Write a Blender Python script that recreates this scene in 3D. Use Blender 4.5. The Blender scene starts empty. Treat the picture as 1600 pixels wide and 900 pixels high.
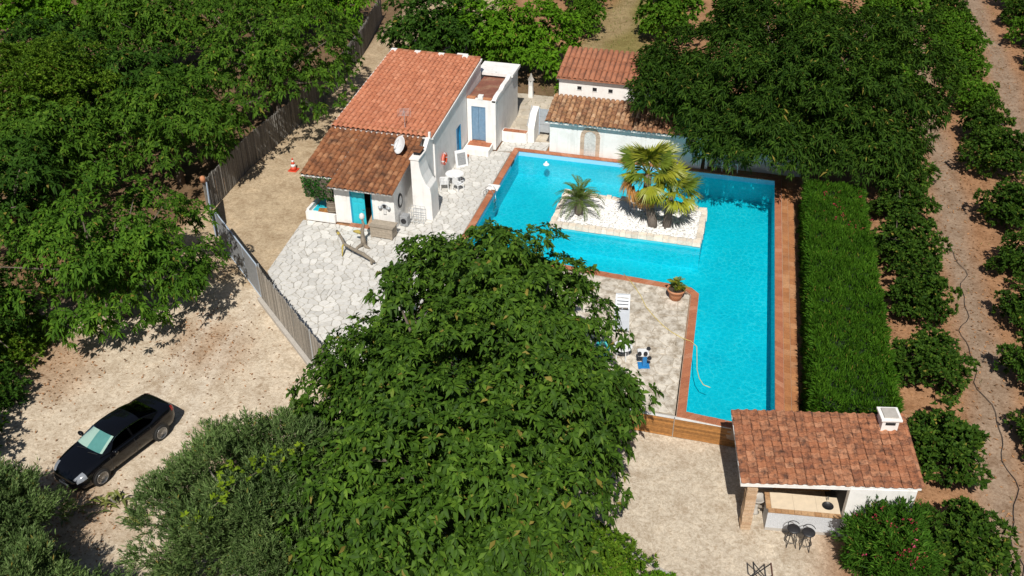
import bpy, math, random
import numpy as np
from mathutils import Vector, Matrix
R = math.radians
random.seed(7)
rng = np.random.default_rng(7)
scene = bpy.context.scene
col = scene.collection

# ---------------------------------------------------------------- camera, sky, sun, exposure
cam = bpy.data.cameras.new('camera'); cam.lens = 34.11; cam.sensor_width = 36.0
cam.clip_start = 0.5; cam.clip_end = 3000
camo = bpy.data.objects.new('camera', cam); col.objects.link(camo)
camo.location = (0, 0, 26.5); camo.rotation_euler = (R(90 - 34), 0, R(15))
scene.camera = camo
SUN_EL, SUN_AZ = 51.0, 171.0            # azimuth clockwise from +Y, towards the sun
world = bpy.data.worlds.new('World'); scene.world = world; world.use_nodes = True
wn = world.node_tree.nodes; wl = world.node_tree.links
sky = wn.new('ShaderNodeTexSky'); sky.sky_type = 'NISHITA'; sky.sun_disc = False
sky.sun_elevation = R(SUN_EL); sky.sun_rotation = R(SUN_AZ)
wl.new(sky.outputs[0], wn['Background'].inputs[0]); wn['Background'].inputs[1].default_value = 0.05
sl = bpy.data.lights.new('sun', 'SUN'); sl.energy = 4.8; sl.angle = R(0.53); sl.color = (1.0, 0.955, 0.88)
so = bpy.data.objects.new('sun', sl); col.objects.link(so); so.location = (10, -30, 60)
S = Vector((math.sin(R(SUN_AZ)) * math.cos(R(SUN_EL)), math.cos(R(SUN_AZ)) * math.cos(R(SUN_EL)), math.sin(R(SUN_EL))))
so.rotation_euler = S.to_track_quat('Z', 'Y').to_euler()
vs = scene.view_settings
vs.view_transform = 'Standard'; vs.look = 'None'; vs.exposure = 0.0; vs.gamma = 1.0; vs.use_curve_mapping = False

# ---------------------------------------------------------------- materials
MATS = {}
def _new(name):
    m = bpy.data.materials.new(name); m.use_nodes = True
    nt = m.node_tree; b = nt.nodes['Principled BSDF']
    MATS[name] = m
    return m, nt, nt.nodes, nt.links, b
def ramp(nd, stops):
    r = nd.new('ShaderNodeValToRGB'); e = r.color_ramp.elements
    while len(e) < len(stops): e.new(0.5)
    for k, (p, c) in enumerate(stops):
        e[k].position = p; e[k].color = (*c, 1)
    return r
def noise(nd, ln, scale, detail=4, rough=0.6, coord=None, dist=0.0):
    n = nd.new('ShaderNodeTexNoise'); n.inputs['Scale'].default_value = scale
    n.inputs['Detail'].default_value = detail; n.inputs['Roughness'].default_value = rough
    n.inputs['Distortion'].default_value = dist
    if coord is not None: ln.new(coord, n.inputs['Vector'])
    return n
def mixc(nd, ln, a, b, fac, mode='MIX'):
    m = nd.new('ShaderNodeMix'); m.data_type = 'RGBA'; m.blend_type = mode
    for i, v in ((6, a), (7, b)):
        if isinstance(v, tuple): m.inputs[i].default_value = (*v, 1)
        else: ln.new(v, m.inputs[i])
    if isinstance(fac, (int, float)): m.inputs[0].default_value = fac
    else: ln.new(fac, m.inputs[0])
    return m.outputs[2]
def pos(nd): return nd.new('ShaderNodeNewGeometry').outputs['Position']
def bump(nd, ln, b, h, strength, dist=0.02):
    bp = nd.new('ShaderNodeBump'); bp.inputs['Strength'].default_value = strength; bp.inputs['Distance'].default_value = dist
    ln.new(h, bp.inputs['Height']); ln.new(bp.outputs[0], b.inputs['Normal'])
def plain(name, c, rough=0.6, var=0.25, scale=6, bmp=0.2, metal=0.0, stain=None, stain_amt=0.5, stain_scale=1.5, island=0.0, objrand=0.0, spec=0.5, lo_=0.5, streak=0.0):
    m, nt, nd, ln, b = _new(name); P = pos(nd)
    n1 = noise(nd, ln, scale, 6, 0.65, P)
    lo = tuple(x * (1 - var) for x in c); hi = tuple(min(1, x * (1 + var)) for x in c)
    out = ramp(nd, [(0.3, lo), (0.7, hi)]); ln.new(n1.outputs[0], out.inputs[0]); o = out.outputs[0]
    if stain:
        n2 = noise(nd, ln, stain_scale, 8, 0.7, P)
        r2 = ramp(nd, [(lo_, (0, 0, 0)), (lo_ + 0.18, (stain_amt,) * 3)]); ln.new(n2.outputs[0], r2.inputs[0])
        o = mixc(nd, ln, o, stain, r2.outputs[0])
    if streak:
        mp = nd.new('ShaderNodeMapping'); mp.inputs['Scale'].default_value = (5, 5, .35); ln.new(P, mp.inputs['Vector']); n5 = noise(nd, ln, 1.0, 5, .6, mp.outputs[0])
        r5 = ramp(nd, [(.52, (0, 0, 0)), (.72, (streak,) * 3)]); ln.new(n5.outputs[0], r5.inputs[0]); o = mixc(nd, ln, o, (.47, .45, .41), r5.outputs[0])
    for src, amt in (('island', island), ('obj', objrand)):
        if amt:
            rv = nd.new('ShaderNodeNewGeometry').outputs['Random Per Island'] if src == 'island' else nd.new('ShaderNodeObjectInfo').outputs['Random']
            rr = ramp(nd, [(0, (1 - amt,) * 3), (1, (1 + amt,) * 3)]); ln.new(rv, rr.inputs[0])
            o = mixc(nd, ln, o, rr.outputs[0], 1.0, 'MULTIPLY')
    ln.new(o, b.inputs['Base Color']); b.inputs['Roughness'].default_value = rough; b.inputs['Metallic'].default_value = metal
    b.inputs['Specular IOR Level'].default_value = spec
    if bmp: bump(nd, ln, b, n1.outputs[0], bmp)
    return m
def tilemat(name, cols, dark, dark_amt, scale=3.0, obj=False, pale=None):
    m, nt, nd, ln, b = _new(name); P = pos(nd)
    rv = nd.new('ShaderNodeObjectInfo').outputs['Random'] if obj else nd.new('ShaderNodeNewGeometry').outputs['Random Per Island']
    rr = ramp(nd, [(i / (len(cols) - 1), c) for i, c in enumerate(cols)]); ln.new(rv, rr.inputs[0])
    n = noise(nd, ln, scale, 8, 0.72, P); r2 = ramp(nd, [(0.46, (0, 0, 0)), (0.66, (dark_amt,) * 3)]); ln.new(n.outputs[0], r2.inputs[0])
    o = mixc(nd, ln, rr.outputs[0], dark, r2.outputs[0])
    n3 = noise(nd, ln, 22, 5, 0.7, P); r3 = ramp(nd, [(0.35, (0.72,) * 3), (0.7, (1.15,) * 3)]); ln.new(n3.outputs[0], r3.inputs[0])
    o = mixc(nd, ln, o, r3.outputs[0], 1.0, 'MULTIPLY')
    if pale:
        n4 = noise(nd, ln, 9, 6, 0.75, P); r4 = ramp(nd, [(0.6, (0, 0, 0)), (0.72, (0.6,) * 3)]); ln.new(n4.outputs[0], r4.inputs[0])
        o = mixc(nd, ln, o, pale, r4.outputs[0])
    ln.new(o, b.inputs['Base Color']); b.inputs['Roughness'].default_value = 0.85; b.inputs['Specular IOR Level'].default_value = 0.25
    bump(nd, ln, b, n3.outputs[0], 0.3, 0.01)
    return m
def leafmat(name, cols, rough=0.45, trans=0.22, spec=0.45, dead=(0.24, 0.20, 0.045)):
    m, nt, nd, ln, b = _new(name)
    g = nd.new('ShaderNodeNewGeometry')
    stops = [(.984 * i / (len(cols) - 1), c) for i, c in enumerate(cols)] + [(.988, dead), (1.0, tuple(x * .6 for x in dead))]
    rr = ramp(nd, stops); ln.new(g.outputs['Random Per Island'], rr.inputs[0]); o = rr.outputs[0]
    n = noise(nd, ln, 0.55, 3, 0.5, g.outputs['Position']); r2 = ramp(nd, [(0.3, (0.70, 0.74, 0.68)), (0.7, (1.3, 1.24, 1.12))]); ln.new(n.outputs[0], r2.inputs[0])
    o = mixc(nd, ln, o, r2.outputs[0], 1.0, 'MULTIPLY')
    ln.new(o, b.inputs['Base Color']); b.inputs['Roughness'].default_value = rough; b.inputs['Specular IOR Level'].default_value = spec
    t = nd.new('ShaderNodeBsdfTranslucent')
    tc = mixc(nd, ln, o, (1.5, 1.55, 0.6), 1.0, 'MULTIPLY'); ln.new(tc, t.inputs[0])
    mx = nd.new('ShaderNodeMixShader'); mx.inputs[0].default_value = trans
    ln.new(b.outputs[0], mx.inputs[1]); ln.new(t.outputs[0], mx.inputs[2]); ln.new(mx.outputs[0], nd['Material Output'].inputs[0])
    return m

plain('plaster', (0.84, 0.825, 0.80), 0.8, 0.04, 2.5, 0.15, stain=(0.60, 0.58, 0.54), stain_amt=0.4, stain_scale=1.3, streak=0.3)
plain('plaster_old', (0.72, 0.72, 0.71), 0.85, 0.06, 3, 0.25, stain=(0.42, 0.40, 0.36), stain_amt=0.5, stain_scale=0.9, streak=0.5)
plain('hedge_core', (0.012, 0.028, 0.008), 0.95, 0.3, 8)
plain('roof_bed', (0.13, 0.06, 0.038), 0.9, 0.3, 8)
tilemat('tile_orange', [(0.46, 0.17, 0.09), (0.56, 0.225, 0.125), (0.50, 0.19, 0.105), (0.61, 0.265, 0.155)], (0.33, 0.125, 0.075), 0.4, 1.2)
tilemat('tile_rust', [(0.23, 0.09, 0.042), (0.32, 0.135, 0.06), (0.27, 0.108, 0.048), (0.41, 0.20, 0.10)], (0.070, 0.038, 0.026), 0.9, 1.5)
tilemat('tile_old', [(0.36, 0.18, 0.085), (0.50, 0.28, 0.15), (0.27, 0.12, 0.06), (0.58, 0.37, 0.22)], (0.06, 0.045, 0.03), 0.85, 3.2, pale=(0.55, 0.45, 0.30))
tilemat('tile_ribbed', [(0.36, 0.14, 0.075), (0.43, 0.18, 0.10), (0.39, 0.155, 0.085)], (0.16, 0.075, 0.05), 0.7, 1.8)
tilemat('tile_pavilion', [(0.33, 0.13, 0.07), (0.48, 0.20, 0.10), (0.40, 0.16, 0.08), (0.56, 0.27, 0.15), (0.44, 0.18, 0.09), (0.36, 0.15, 0.08), (0.51, 0.23, 0.12)], (0.075, 0.045, 0.036), 0.9, 4.2, obj=True, pale=(0.60, 0.36, 0.25))
tilemat('brick_coping', [(0.40, 0.145, 0.075), (0.50, 0.20, 0.10), (0.44, 0.165, 0.085), (0.55, 0.255, 0.15)], (0.28, 0.10, 0.055), 0.5, 2.0, obj=True)
tilemat('brick_path', [(0.40, 0.165, 0.065), (0.50, 0.23, 0.095), (0.44, 0.185, 0.075), (0.55, 0.29, 0.145)], (0.27, 0.115, 0.055), 0.55, 1.0, obj=True)
tilemat('brick_pale', [(0.50, 0.33, 0.20), (0.62, 0.46, 0.31), (0.56, 0.36, 0.22), (0.66, 0.52, 0.38)], (0.35, 0.22, 0.13), 0.5, 4, obj=True)
tilemat('brick_orange', [(0.44, 0.25, 0.12), (0.56, 0.36, 0.20), (0.50, 0.30, 0.15), (0.38, 0.20, 0.09)], (0.22, 0.10, 0.05), 0.5, 4, obj=True)
plain('flat_roof', (0.22, 0.085, 0.055), 0.8, 0.25, 3, 0.2, stain=(0.33, 0.22, 0.13), stain_amt=0.8, stain_scale=0.8)
plain('arch_stone', (0.52, 0.38, 0.28), 0.85, 0.15, 8, 0.4, objrand=0.12)
plain('lounger', (0.60, 0.63, 0.67), 0.5, 0.05, 4, 0.03)
plain('stone_white', (0.62, 0.605, 0.57), 0.8, 0.10, 7, 0.3, objrand=0.10, island=0.08, stain=(0.44, 0.40, 0.33), stain_amt=0.45, stain_scale=2.0)
plain('stone_stained', (0.60, 0.55, 0.47), 0.85, 0.14, 6, 0.3, objrand=0.10, island=0.1, stain=(0.25, 0.20, 0.14), stain_amt=0.9, stain_scale=1.9, lo_=0.44)
plain('stone_court', (0.52, 0.46, 0.37), 0.85, 0.12, 6, 0.3, objrand=0.15, stain=(0.32, 0.25, 0.16), stain_amt=0.6)
plain('joint', (0.40, 0.38, 0.34), 0.9, 0.2, 8)
plain('joint_dirty', (0.42, 0.37, 0.30), 0.9, 0.25, 5)
plain('joint_brick', (0.42, 0.30, 0.22), 0.9, 0.2, 12)
plain('pool_paint', (0.085, 0.57, 0.67), 0.6, 0.07, 0.35, 0.0, stain=(0.05, 0.44, 0.57), stain_amt=0.4, stain_scale=0.5)
plain('pool_band', (0.30, 0.60, 0.82), 0.5, 0.04, 3, 0.0)
plain('limestone', (0.72, 0.63, 0.52), 0.85, 0.15, 8, 0.4, objrand=0.14, stain=(0.80, 0.77, 0.70), stain_amt=0.7, stain_scale=3)
plain('pebble', (0.80, 0.79, 0.77), 0.7, 0.06, 5, 0.1, island=0.12)
plain('pebble_bed', (0.62, 0.60, 0.57), 0.9, 0.3, 14, 0.5, stain=(0.2, 0.19, 0.18), stain_amt=0.5, stain_scale=7)
plain('turquoise_paint', (0.02, 0.50, 0.62), 0.45, 0.06, 5, 0.05)
plain('turquoise_frame', (0.02, 0.30, 0.46), 0.5, 0.08, 5, 0.05)
plain('blue_paint', (0.02, 0.24, 0.46), 0.5, 0.1, 5, 0.05)
plain('shutter_blue', (0.17, 0.29, 0.42), 0.6, 0.14, 9, 0.1, stain=(0.30, 0.38, 0.46), stain_amt=0.5, stain_scale=4)
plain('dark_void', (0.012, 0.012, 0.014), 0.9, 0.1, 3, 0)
plain('black_metal', (0.025, 0.025, 0.028), 0.45, 0.2, 8, 0.1)
plain('rusty_metal', (0.10, 0.045, 0.03), 0.7, 0.4, 10, 0.2)
plain('steel', (0.55, 0.56, 0.57), 0.3, 0.05, 8, 0.05, metal=0.9)
plain('grey_metal', (0.42, 0.45, 0.48), 0.5, 0.1, 6, 0.08, metal=0.2)
plain('gate_mesh', (0.28, 0.29, 0.30), 0.75, 0.2, 10, 0.25)
plain('gate_frame', (0.42, 0.50, 0.60), 0.5, 0.12, 8, 0.1)
plain('reed', (0.30, 0.27, 0.23), 0.9, 0.2, 12, 0.2, island=0.35)
plain('reed_dark', (0.20, 0.19, 0.172), 0.9, 0.25, 12, 0.2, island=0.4)
plain('concrete', (0.44, 0.41, 0.37), 0.9, 0.12, 5, 0.3)
plain('wood_warm', (0.34, 0.155, 0.045), 0.6, 0.25, 9, 0.2, objrand=0.3)
plain('wood_grey', (0.33, 0.28, 0.22), 0.85, 0.2, 9, 0.3, objrand=0.15)
plain('driftwood', (0.23, 0.195, 0.15), 0.85, 0.25, 7, 0.4)
plain('driftwood_moss', (0.42, 0.33, 0.08), 0.85, 0.3, 9, 0.4)
plain('rattan', (0.20, 0.16, 0.12), 0.85, 0.25, 25, 0.4)
plain('plastic_white', (0.78, 0.79, 0.80), 0.4, 0.03, 4, 0.03)
plain('plastic_teal', (0.02, 0.34, 0.36), 0.45, 0.06, 4, 0.03)
plain('plastic_blue', (0.02, 0.20, 0.50), 0.45, 0.1, 4, 0.05)
plain('plastic_mint', (0.22, 0.58, 0.45), 0.5, 0.06, 4, 0.03)
plain('buoy_orange', (0.70, 0.10, 0.035), 0.5, 0.06, 5, 0.05)
plain('cone_red', (0.62, 0.07, 0.03), 0.5, 0.08, 6, 0.05)
plain('hose_yellow', (0.62, 0.50, 0.16), 0.5, 0.08, 4, 0)
plain('hose_black', (0.03, 0.03, 0.032), 0.6, 0.1, 4, 0)
plain('terracotta', (0.50, 0.205, 0.095), 0.75, 0.12, 7, 0.15, stain=(0.60, 0.38, 0.25), stain_amt=0.5, stain_scale=5)
plain('soil', (0.06, 0.045, 0.03), 0.95, 0.3, 15, 0.4)
plain('pale_worktop', (0.66, 0.55, 0.41), 0.5, 0.08, 4, 0.08, objrand=0.07)
plain('mosaic', (0.55, 0.57, 0.60), 0.6, 0.35, 45, 0.2)
plain('bark', (0.13, 0.105, 0.08), 0.95, 0.3, 14, 0.6)
plain('bark_grey', (0.20, 0.18, 0.15), 0.95, 0.3, 14, 0.6)
plain('palm_trunk', (0.15, 0.125, 0.105), 0.95, 0.3, 16, 0.7)
plain('car_paint', (0.0035, 0.0037, 0.005), 0.10, 0.05, 2, 0, spec=0.6)
plain('car_trim', (0.012, 0.012, 0.013), 0.5, 0.1, 8, 0)
plain('tyre', (0.02, 0.02, 0.02), 0.85, 0.2, 20, 0.2)
plain('alloy', (0.52, 0.53, 0.55), 0.3, 0.05, 6, 0, metal=0.85)
plain('chrome', (0.65, 0.66, 0.68), 0.12, 0.02, 6, 0, metal=1.0)
plain('lamp_red', (0.38, 0.015, 0.015), 0.2, 0.1, 8, 0)
plain('seam', (0.02, 0.02, 0.022), 0.8, 0.1, 4, 0)
plain('lamp_clear', (0.22, 0.24, 0.27), 0.15, 0.2, 14, 0)
plain('sunshade_silver', (0.42, 0.50, 0.46), 0.6, 0.05, 4, 0.1)
plain('sunshade_teal', (0.11, 0.27, 0.27), 0.6, 0.1, 4, 0.1)
plain('seat_pale', (0.45, 0.44, 0.36), 0.7, 0.1, 6, 0)
plain('plate', (0.75, 0.76, 0.78), 0.5, 0.03, 6, 0)
plain('dry_leaf', (0.28, 0.14, 0.06), 0.9, 0.3, 9, 0, island=0.5)
plain('flower_pink', (0.50, 0.045, 0.14), 0.7, 0.2, 9, 0, island=0.35)
plain('flower_red', (0.28, 0.02, 0.035), 0.7, 0.2, 9, 0, island=0.35)
# car and window glass: clear with a surface reflection
def glass(name, tint, ior=1.5):
    m, nt, nd, ln, b = _new(name); nd.remove(b)
    t = nd.new('ShaderNodeBsdfTransparent'); t.inputs[0].default_value = (*tint, 1)
    g = nd.new('ShaderNodeBsdfGlossy'); g.inputs['Roughness'].default_value = 0.04
    f = nd.new('ShaderNodeFresnel'); f.inputs[0].default_value = ior
    mx = nd.new('ShaderNodeMixShader'); ln.new(f.outputs[0], mx.inputs[0]); ln.new(t.outputs[0], mx.inputs[1]); ln.new(g.outputs[0], mx.inputs[2])
    ln.new(mx.outputs[0], nd['Material Output'].inputs[0]); return m
glass('windscreen_glass', (0.86, 0.96, 0.93), 1.25); glass('tinted_glass', (0.10, 0.12, 0.11), 1.07)
# water: rippled sheet; bump bends the reflection, caustic light net painted into the tint
def watermat():
    m, nt, nd, ln, b = _new('water'); nd.remove(b); P = pos(nd)
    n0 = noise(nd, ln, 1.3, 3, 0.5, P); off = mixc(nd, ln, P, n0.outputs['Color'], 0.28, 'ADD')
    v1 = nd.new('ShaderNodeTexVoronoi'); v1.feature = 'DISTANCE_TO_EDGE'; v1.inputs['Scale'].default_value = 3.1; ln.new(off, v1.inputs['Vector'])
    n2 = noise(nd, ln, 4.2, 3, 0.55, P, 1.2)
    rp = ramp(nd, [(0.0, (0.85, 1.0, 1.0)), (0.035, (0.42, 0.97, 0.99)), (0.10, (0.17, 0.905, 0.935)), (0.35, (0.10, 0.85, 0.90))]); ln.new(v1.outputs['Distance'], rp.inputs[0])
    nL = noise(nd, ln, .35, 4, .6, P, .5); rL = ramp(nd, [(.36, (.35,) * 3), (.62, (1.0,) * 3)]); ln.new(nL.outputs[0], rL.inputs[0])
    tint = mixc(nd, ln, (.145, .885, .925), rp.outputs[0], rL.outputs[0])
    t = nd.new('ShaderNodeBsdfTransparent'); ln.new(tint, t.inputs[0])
    g = nd.new('ShaderNodeBsdfGlossy'); g.inputs['Roughness'].default_value = 0.06
    bp = nd.new('ShaderNodeBump'); bp.inputs['Strength'].default_value = 0.35; bp.inputs['Distance'].default_value = 0.06; ln.new(n2.outputs[0], bp.inputs['Height'])
    ln.new(bp.outputs[0], g.inputs['Normal'])
    f = nd.new('ShaderNodeFresnel'); f.inputs[0].default_value = 1.33; ln.new(bp.outputs[0], f.inputs['Normal'])
    mx = nd.new('ShaderNodeMixShader'); ln.new(f.outputs[0], mx.inputs[0]); ln.new(t.outputs[0], mx.inputs[1]); ln.new(g.outputs[0], mx.inputs[2])
    ln.new(mx.outputs[0], nd['Material Output'].inputs[0])
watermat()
# foliage
leafmat('leaf_avocado', [(0.020, 0.050, 0.007), (0.052, 0.112, 0.011), (0.034, 0.078, 0.009), (0.058, 0.125, 0.012), (0.098, 0.178, 0.020)], 0.6, 0.14, 0.14)
leafmat('leaf_loquat', [(0.022, 0.057, 0.007), (0.060, 0.133, 0.012), (0.039, 0.094, 0.009), (0.099, 0.181, 0.020)], 0.6, 0.15, 0.07)
leafmat('leaf_bright', [(0.053, 0.145, 0.007), (0.092, 0.207, 0.011), (0.070, 0.176, 0.009), (0.123, 0.246, 0.015)], 0.6, 0.17, 0.07)
leafmat('leaf_yellow', [(0.043, 0.098, 0.009), (0.089, 0.170, 0.014), (0.064, 0.132, 0.011), (0.136, 0.221, 0.020)], 0.6, 0.17, 0.07)
leafmat('leaf_dark', [(0.018, 0.050, 0.007), (0.034, 0.084, 0.010), (0.024, 0.066, 0.008), (0.052, 0.112, 0.014)], 0.6, 0.13, 0.07)
leafmat('leaf_feather', [(0.013, 0.037, 0.006), (0.035, 0.081, 0.009), (0.024, 0.059, 0.007), (0.062, 0.119, 0.014)], 0.6, 0.14, 0.07)
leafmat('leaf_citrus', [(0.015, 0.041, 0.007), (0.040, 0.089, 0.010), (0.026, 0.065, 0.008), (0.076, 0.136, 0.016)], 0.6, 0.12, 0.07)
leafmat('leaf_citrus_bright', [(0.040, 0.110, 0.009), (0.070, 0.158, 0.013), (0.055, 0.132, 0.010), (0.101, 0.198, 0.016)], 0.6, 0.14, 0.07)  # brighter green variant of the citrus leaf colours
leafmat('leaf_olive', [(0.050, 0.095, 0.026), (0.120, 0.190, 0.062), (0.080, 0.138, 0.040), (0.190, 0.260, 0.110)], 0.6, 0.11, 0.07)
leafmat('leaf_hedge', [(0.021, 0.066, 0.005), (0.048, 0.126, 0.008), (0.034, 0.096, 0.007), (0.078, 0.172, 0.014)], 0.6, 0.15, 0.07)
leafmat('leaf_oleander', [(0.017, 0.051, 0.007), (0.047, 0.119, 0.012), (0.037, 0.106, 0.010), (0.081, 0.178, 0.020)], 0.6, 0.14, 0.07)
leafmat('leaf_vine', [(0.130, 0.210, 0.015), (0.200, 0.290, 0.020), (0.160, 0.250, 0.018)], 0.6, 0.2, 0.07)
leafmat('leaf_dome', [(0.024, 0.066, 0.008), (0.066, 0.150, 0.014), (0.044, 0.108, 0.010), (0.105, 0.200, 0.020)], 0.6, 0.15, 0.07)
leafmat('leaf_ivy', [(0.010, 0.060, 0.009), (0.020, 0.100, 0.013), (0.030, 0.120, 0.017)], 0.6, 0.06, 0.07)
leafmat('frond_green', [(0.09, 0.15, 0.02), (0.17, 0.23, 0.03), (0.13, 0.19, 0.025)], 0.4, 0.25, 0.5)
leafmat('frond_lime', [(0.22, 0.26, 0.025), (0.36, 0.37, 0.04), (0.28, 0.31, 0.03)], 0.4, 0.28, 0.5)
leafmat('frond_dead', [(0.42, 0.20, 0.06), (0.55, 0.30, 0.11), (0.36, 0.24, 0.14)], 0.7, 0.2, 0.2)
leafmat('frond_date', [(0.065, 0.125, 0.02), (0.11, 0.18, 0.03), (0.16, 0.21, 0.04)], 0.5, 0.2, 0.4)
leafmat('agave_leaf', [(0.14, 0.17, 0.04), (0.20, 0.21, 0.05), (0.12, 0.15, 0.05)], 0.5, 0.1, 0.4)
leafmat('grass_blade', [(0.10, 0.15, 0.025), (0.16, 0.20, 0.04), (0.20, 0.20, 0.07)], 0.6, 0.2, 0.3)
def groundmat():
    m, nt, nd, ln, b = _new('ground'); P = pos(nd)
    at = nd.new('ShaderNodeVertexColor'); at.layer_name = 'zone'
    n1 = noise(nd, ln, 0.9, 10, 0.72, P, 0.6); r1 = ramp(nd, [(0.32, (0.72, 0.66, 0.60)), (0.5, (1, 1, 1)), (0.68, (1.2, 1.19, 1.18))]); ln.new(n1.outputs[0], r1.inputs[0])
    o = mixc(nd, ln, at.outputs[0], r1.outputs[0], 1.0, 'MULTIPLY')
    n2 = noise(nd, ln, 7, 8, 0.75, P, 0.8); r2 = ramp(nd, [(0.36, (0.66, 0.60, 0.54)), (0.55, (1, 1, 1)), (0.72, (1.2, 1.2, 1.2))]); ln.new(n2.outputs[0], r2.inputs[0])
    o = mixc(nd, ln, o, r2.outputs[0], 1.0, 'MULTIPLY')
    n3 = noise(nd, ln, 45, 3, 0.7, P); r3 = ramp(nd, [(0.35, (0.8,) * 3), (0.7, (1.18,) * 3)]); ln.new(n3.outputs[0], r3.inputs[0])
    o = mixc(nd, ln, o, r3.outputs[0], 1.0, 'MULTIPLY')
    ln.new(o, b.inputs['Base Color']); b.inputs['Roughness'].default_value = 0.95; b.inputs['Specular IOR Level'].default_value = 0.15
    h = mixc(nd, ln, n2.outputs['Color'], n3.outputs['Color'], 0.4); bump(nd, ln, b, h, 0.6, 0.08)
groundmat()

# ---------------------------------------------------------------- mesh helpers
ORG = {}
def tag(o, label=None, cat=None, group=None, kind=None):
    if label: o['label'] = label
    if cat: o['category'] = cat
    if group: o['group'] = group
    if kind: o['kind'] = kind
    return o
def thing(name, label, cat, loc=(0, 0, 0), rotz=0.0, group=None):
    o = bpy.data.objects.new(name, None); o.empty_display_size = 0.3; col.objects.link(o)
    o.location = loc; o.rotation_euler = (0, 0, rotz); ORG[o.name] = Vector(loc) if rotz == 0 else Vector((0, 0, 0))
    return tag(o, label, cat, group)
def link(name, me, parent=None, loc=(0, 0, 0), rot=(0, 0, 0), scale=None):
    o = bpy.data.objects.new(name, me); col.objects.link(o)
    if parent is not None: o.parent = parent
    o.location = loc; o.rotation_euler = rot
    if scale: o.scale = scale
    return o
def copy_tree(src, loc=None, rotz=None, parent=None):
    c = src.copy(); col.objects.link(c); c.parent = parent
    if loc is not None: c.location = loc
    if rotz is not None: c.rotation_euler = (c.rotation_euler[0], c.rotation_euler[1], rotz)
    for ch in list(src.children): copy_tree(ch, None, None, c)
    return c
class MB:
    def __init__(s): s.v = []; s.f = []
    def add(s, vs_, fs):
        n = len(s.v); s.v.extend([tuple(p) for p in vs_]); s.f.extend([tuple(i + n for i in f) for f in fs]); return s
    def box(s, x0, x1, y0, y1, z0, z1, taper=0.0):
        t = taper
        p = [(x0, y0, z0), (x1, y0, z0), (x1, y1, z0), (x0, y1, z0), (x0 + t, y0 + t, z1), (x1 - t, y0 + t, z1), (x1 - t, y1 - t, z1), (x0 + t, y1 - t, z1)]
        return s.add(p, [(3, 2, 1, 0), (4, 5, 6, 7), (0, 1, 5, 4), (1, 2, 6, 5), (2, 3, 7, 6), (3, 0, 4, 7)])
    def hexa(s, p): return s.add(p, [(3, 2, 1, 0), (4, 5, 6, 7), (0, 1, 5, 4), (1, 2, 6, 5), (2, 3, 7, 6), (3, 0, 4, 7)])
    def prism(s, poly, z0, z1):
        n = len(poly); p = [(x, y, z0) for x, y in poly] + [(x, y, z1) for x, y in poly]
        return s.add(p, [tuple(range(n - 1, -1, -1)), tuple(range(n, 2 * n))] + [(i, (i + 1) % n, n + (i + 1) % n, n + i) for i in range(n)])
    def extrude(s, pts, vec):
        n = len(pts); vec = Vector(vec); p = [Vector(q) for q in pts]; p += [q + vec for q in p]
        return s.add(p, [tuple(range(n - 1, -1, -1)), tuple(range(n, 2 * n))] + [(i, (i + 1) % n, n + (i + 1) % n, n + i) for i in range(n)])
    def tube(s, pts, r, n=7, cap=True):
        pts = [Vector(p) for p in pts]; m = len(pts); rr = r if isinstance(r, (list, tuple)) else [r] * m
        vs_, fs = [], []; prev = None
        for i, p in enumerate(pts):
            d = (pts[min(i + 1, m - 1)] - pts[max(i - 1, 0)]).normalized()
            a = prev if prev is not None else (Vector((0, 0, 1)) if abs(d.z) < 0.9 else Vector((1, 0, 0)))
            u = (a - d * a.dot(d)).normalized(); prev = u; w = d.cross(u)
            for k in range(n):
                t = 2 * math.pi * k / n; vs_.append(p + (u * math.cos(t) + w * math.sin(t)) * rr[i])
        for i in range(m - 1):
            for k in range(n):
                fs.append((i * n + k, i * n + (k + 1) % n, (i + 1) * n + (k + 1) % n, (i + 1) * n + k))
        if cap: fs += [tuple(range(n - 1, -1, -1)), tuple(range((m - 1) * n, m * n))]
        return s.add(vs_, fs)
    def lathe(s, prof, n=20, c=(0, 0, 0)):
        vs_, fs = [], []
        for r, z in prof:
            for k in range(n):
                t = 2 * math.pi * k / n; vs_.append((c[0] + r * math.cos(t), c[1] + r * math.sin(t), c[2] + z))
        for i in range(len(prof) - 1):
            for k in range(n): fs.append((i * n + k, i * n + (k + 1) % n, (i + 1) * n + (k + 1) % n, (i + 1) * n + k))
        if prof[0][0] > 1e-4: fs.append(tuple(range(n - 1, -1, -1)))
        if prof[-1][0] > 1e-4: m = (len(prof) - 1) * n; fs.append(tuple(range(m, m + n)))
        return s.add(vs_, fs)
    def grid(s, rows, flip=False):
        m, n = len(rows), len(rows[0]); vs_ = [p for r in rows for p in r]; fs = []
        for i in range(m - 1):
            for k in range(n - 1):
                q = (i * n + k, i * n + k + 1, (i + 1) * n + k + 1, (i + 1) * n + k); fs.append(q[::-1] if flip else q)
        return s.add(vs_, fs)
    def torus(s, c, R_, r, ax=(0, 0, 1), n=28, k=8, a0=0, a1=2 * math.pi):
        ax = Vector(ax).normalized(); u = ax.orthogonal().normalized(); w = ax.cross(u); full = abs(a1 - a0 - 2 * math.pi) < 1e-6
        rows = []
        for i in range(n + 1):
            t = a0 + (a1 - a0) * i / n; d = u * math.cos(t) + w * math.sin(t)
            rows.append([Vector(c) + d * R_ + (d * math.cos(2 * math.pi * j / k) + ax * math.sin(2 * math.pi * j / k)) * r for j in range(k + 1)])
        return s.grid(rows)
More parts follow.
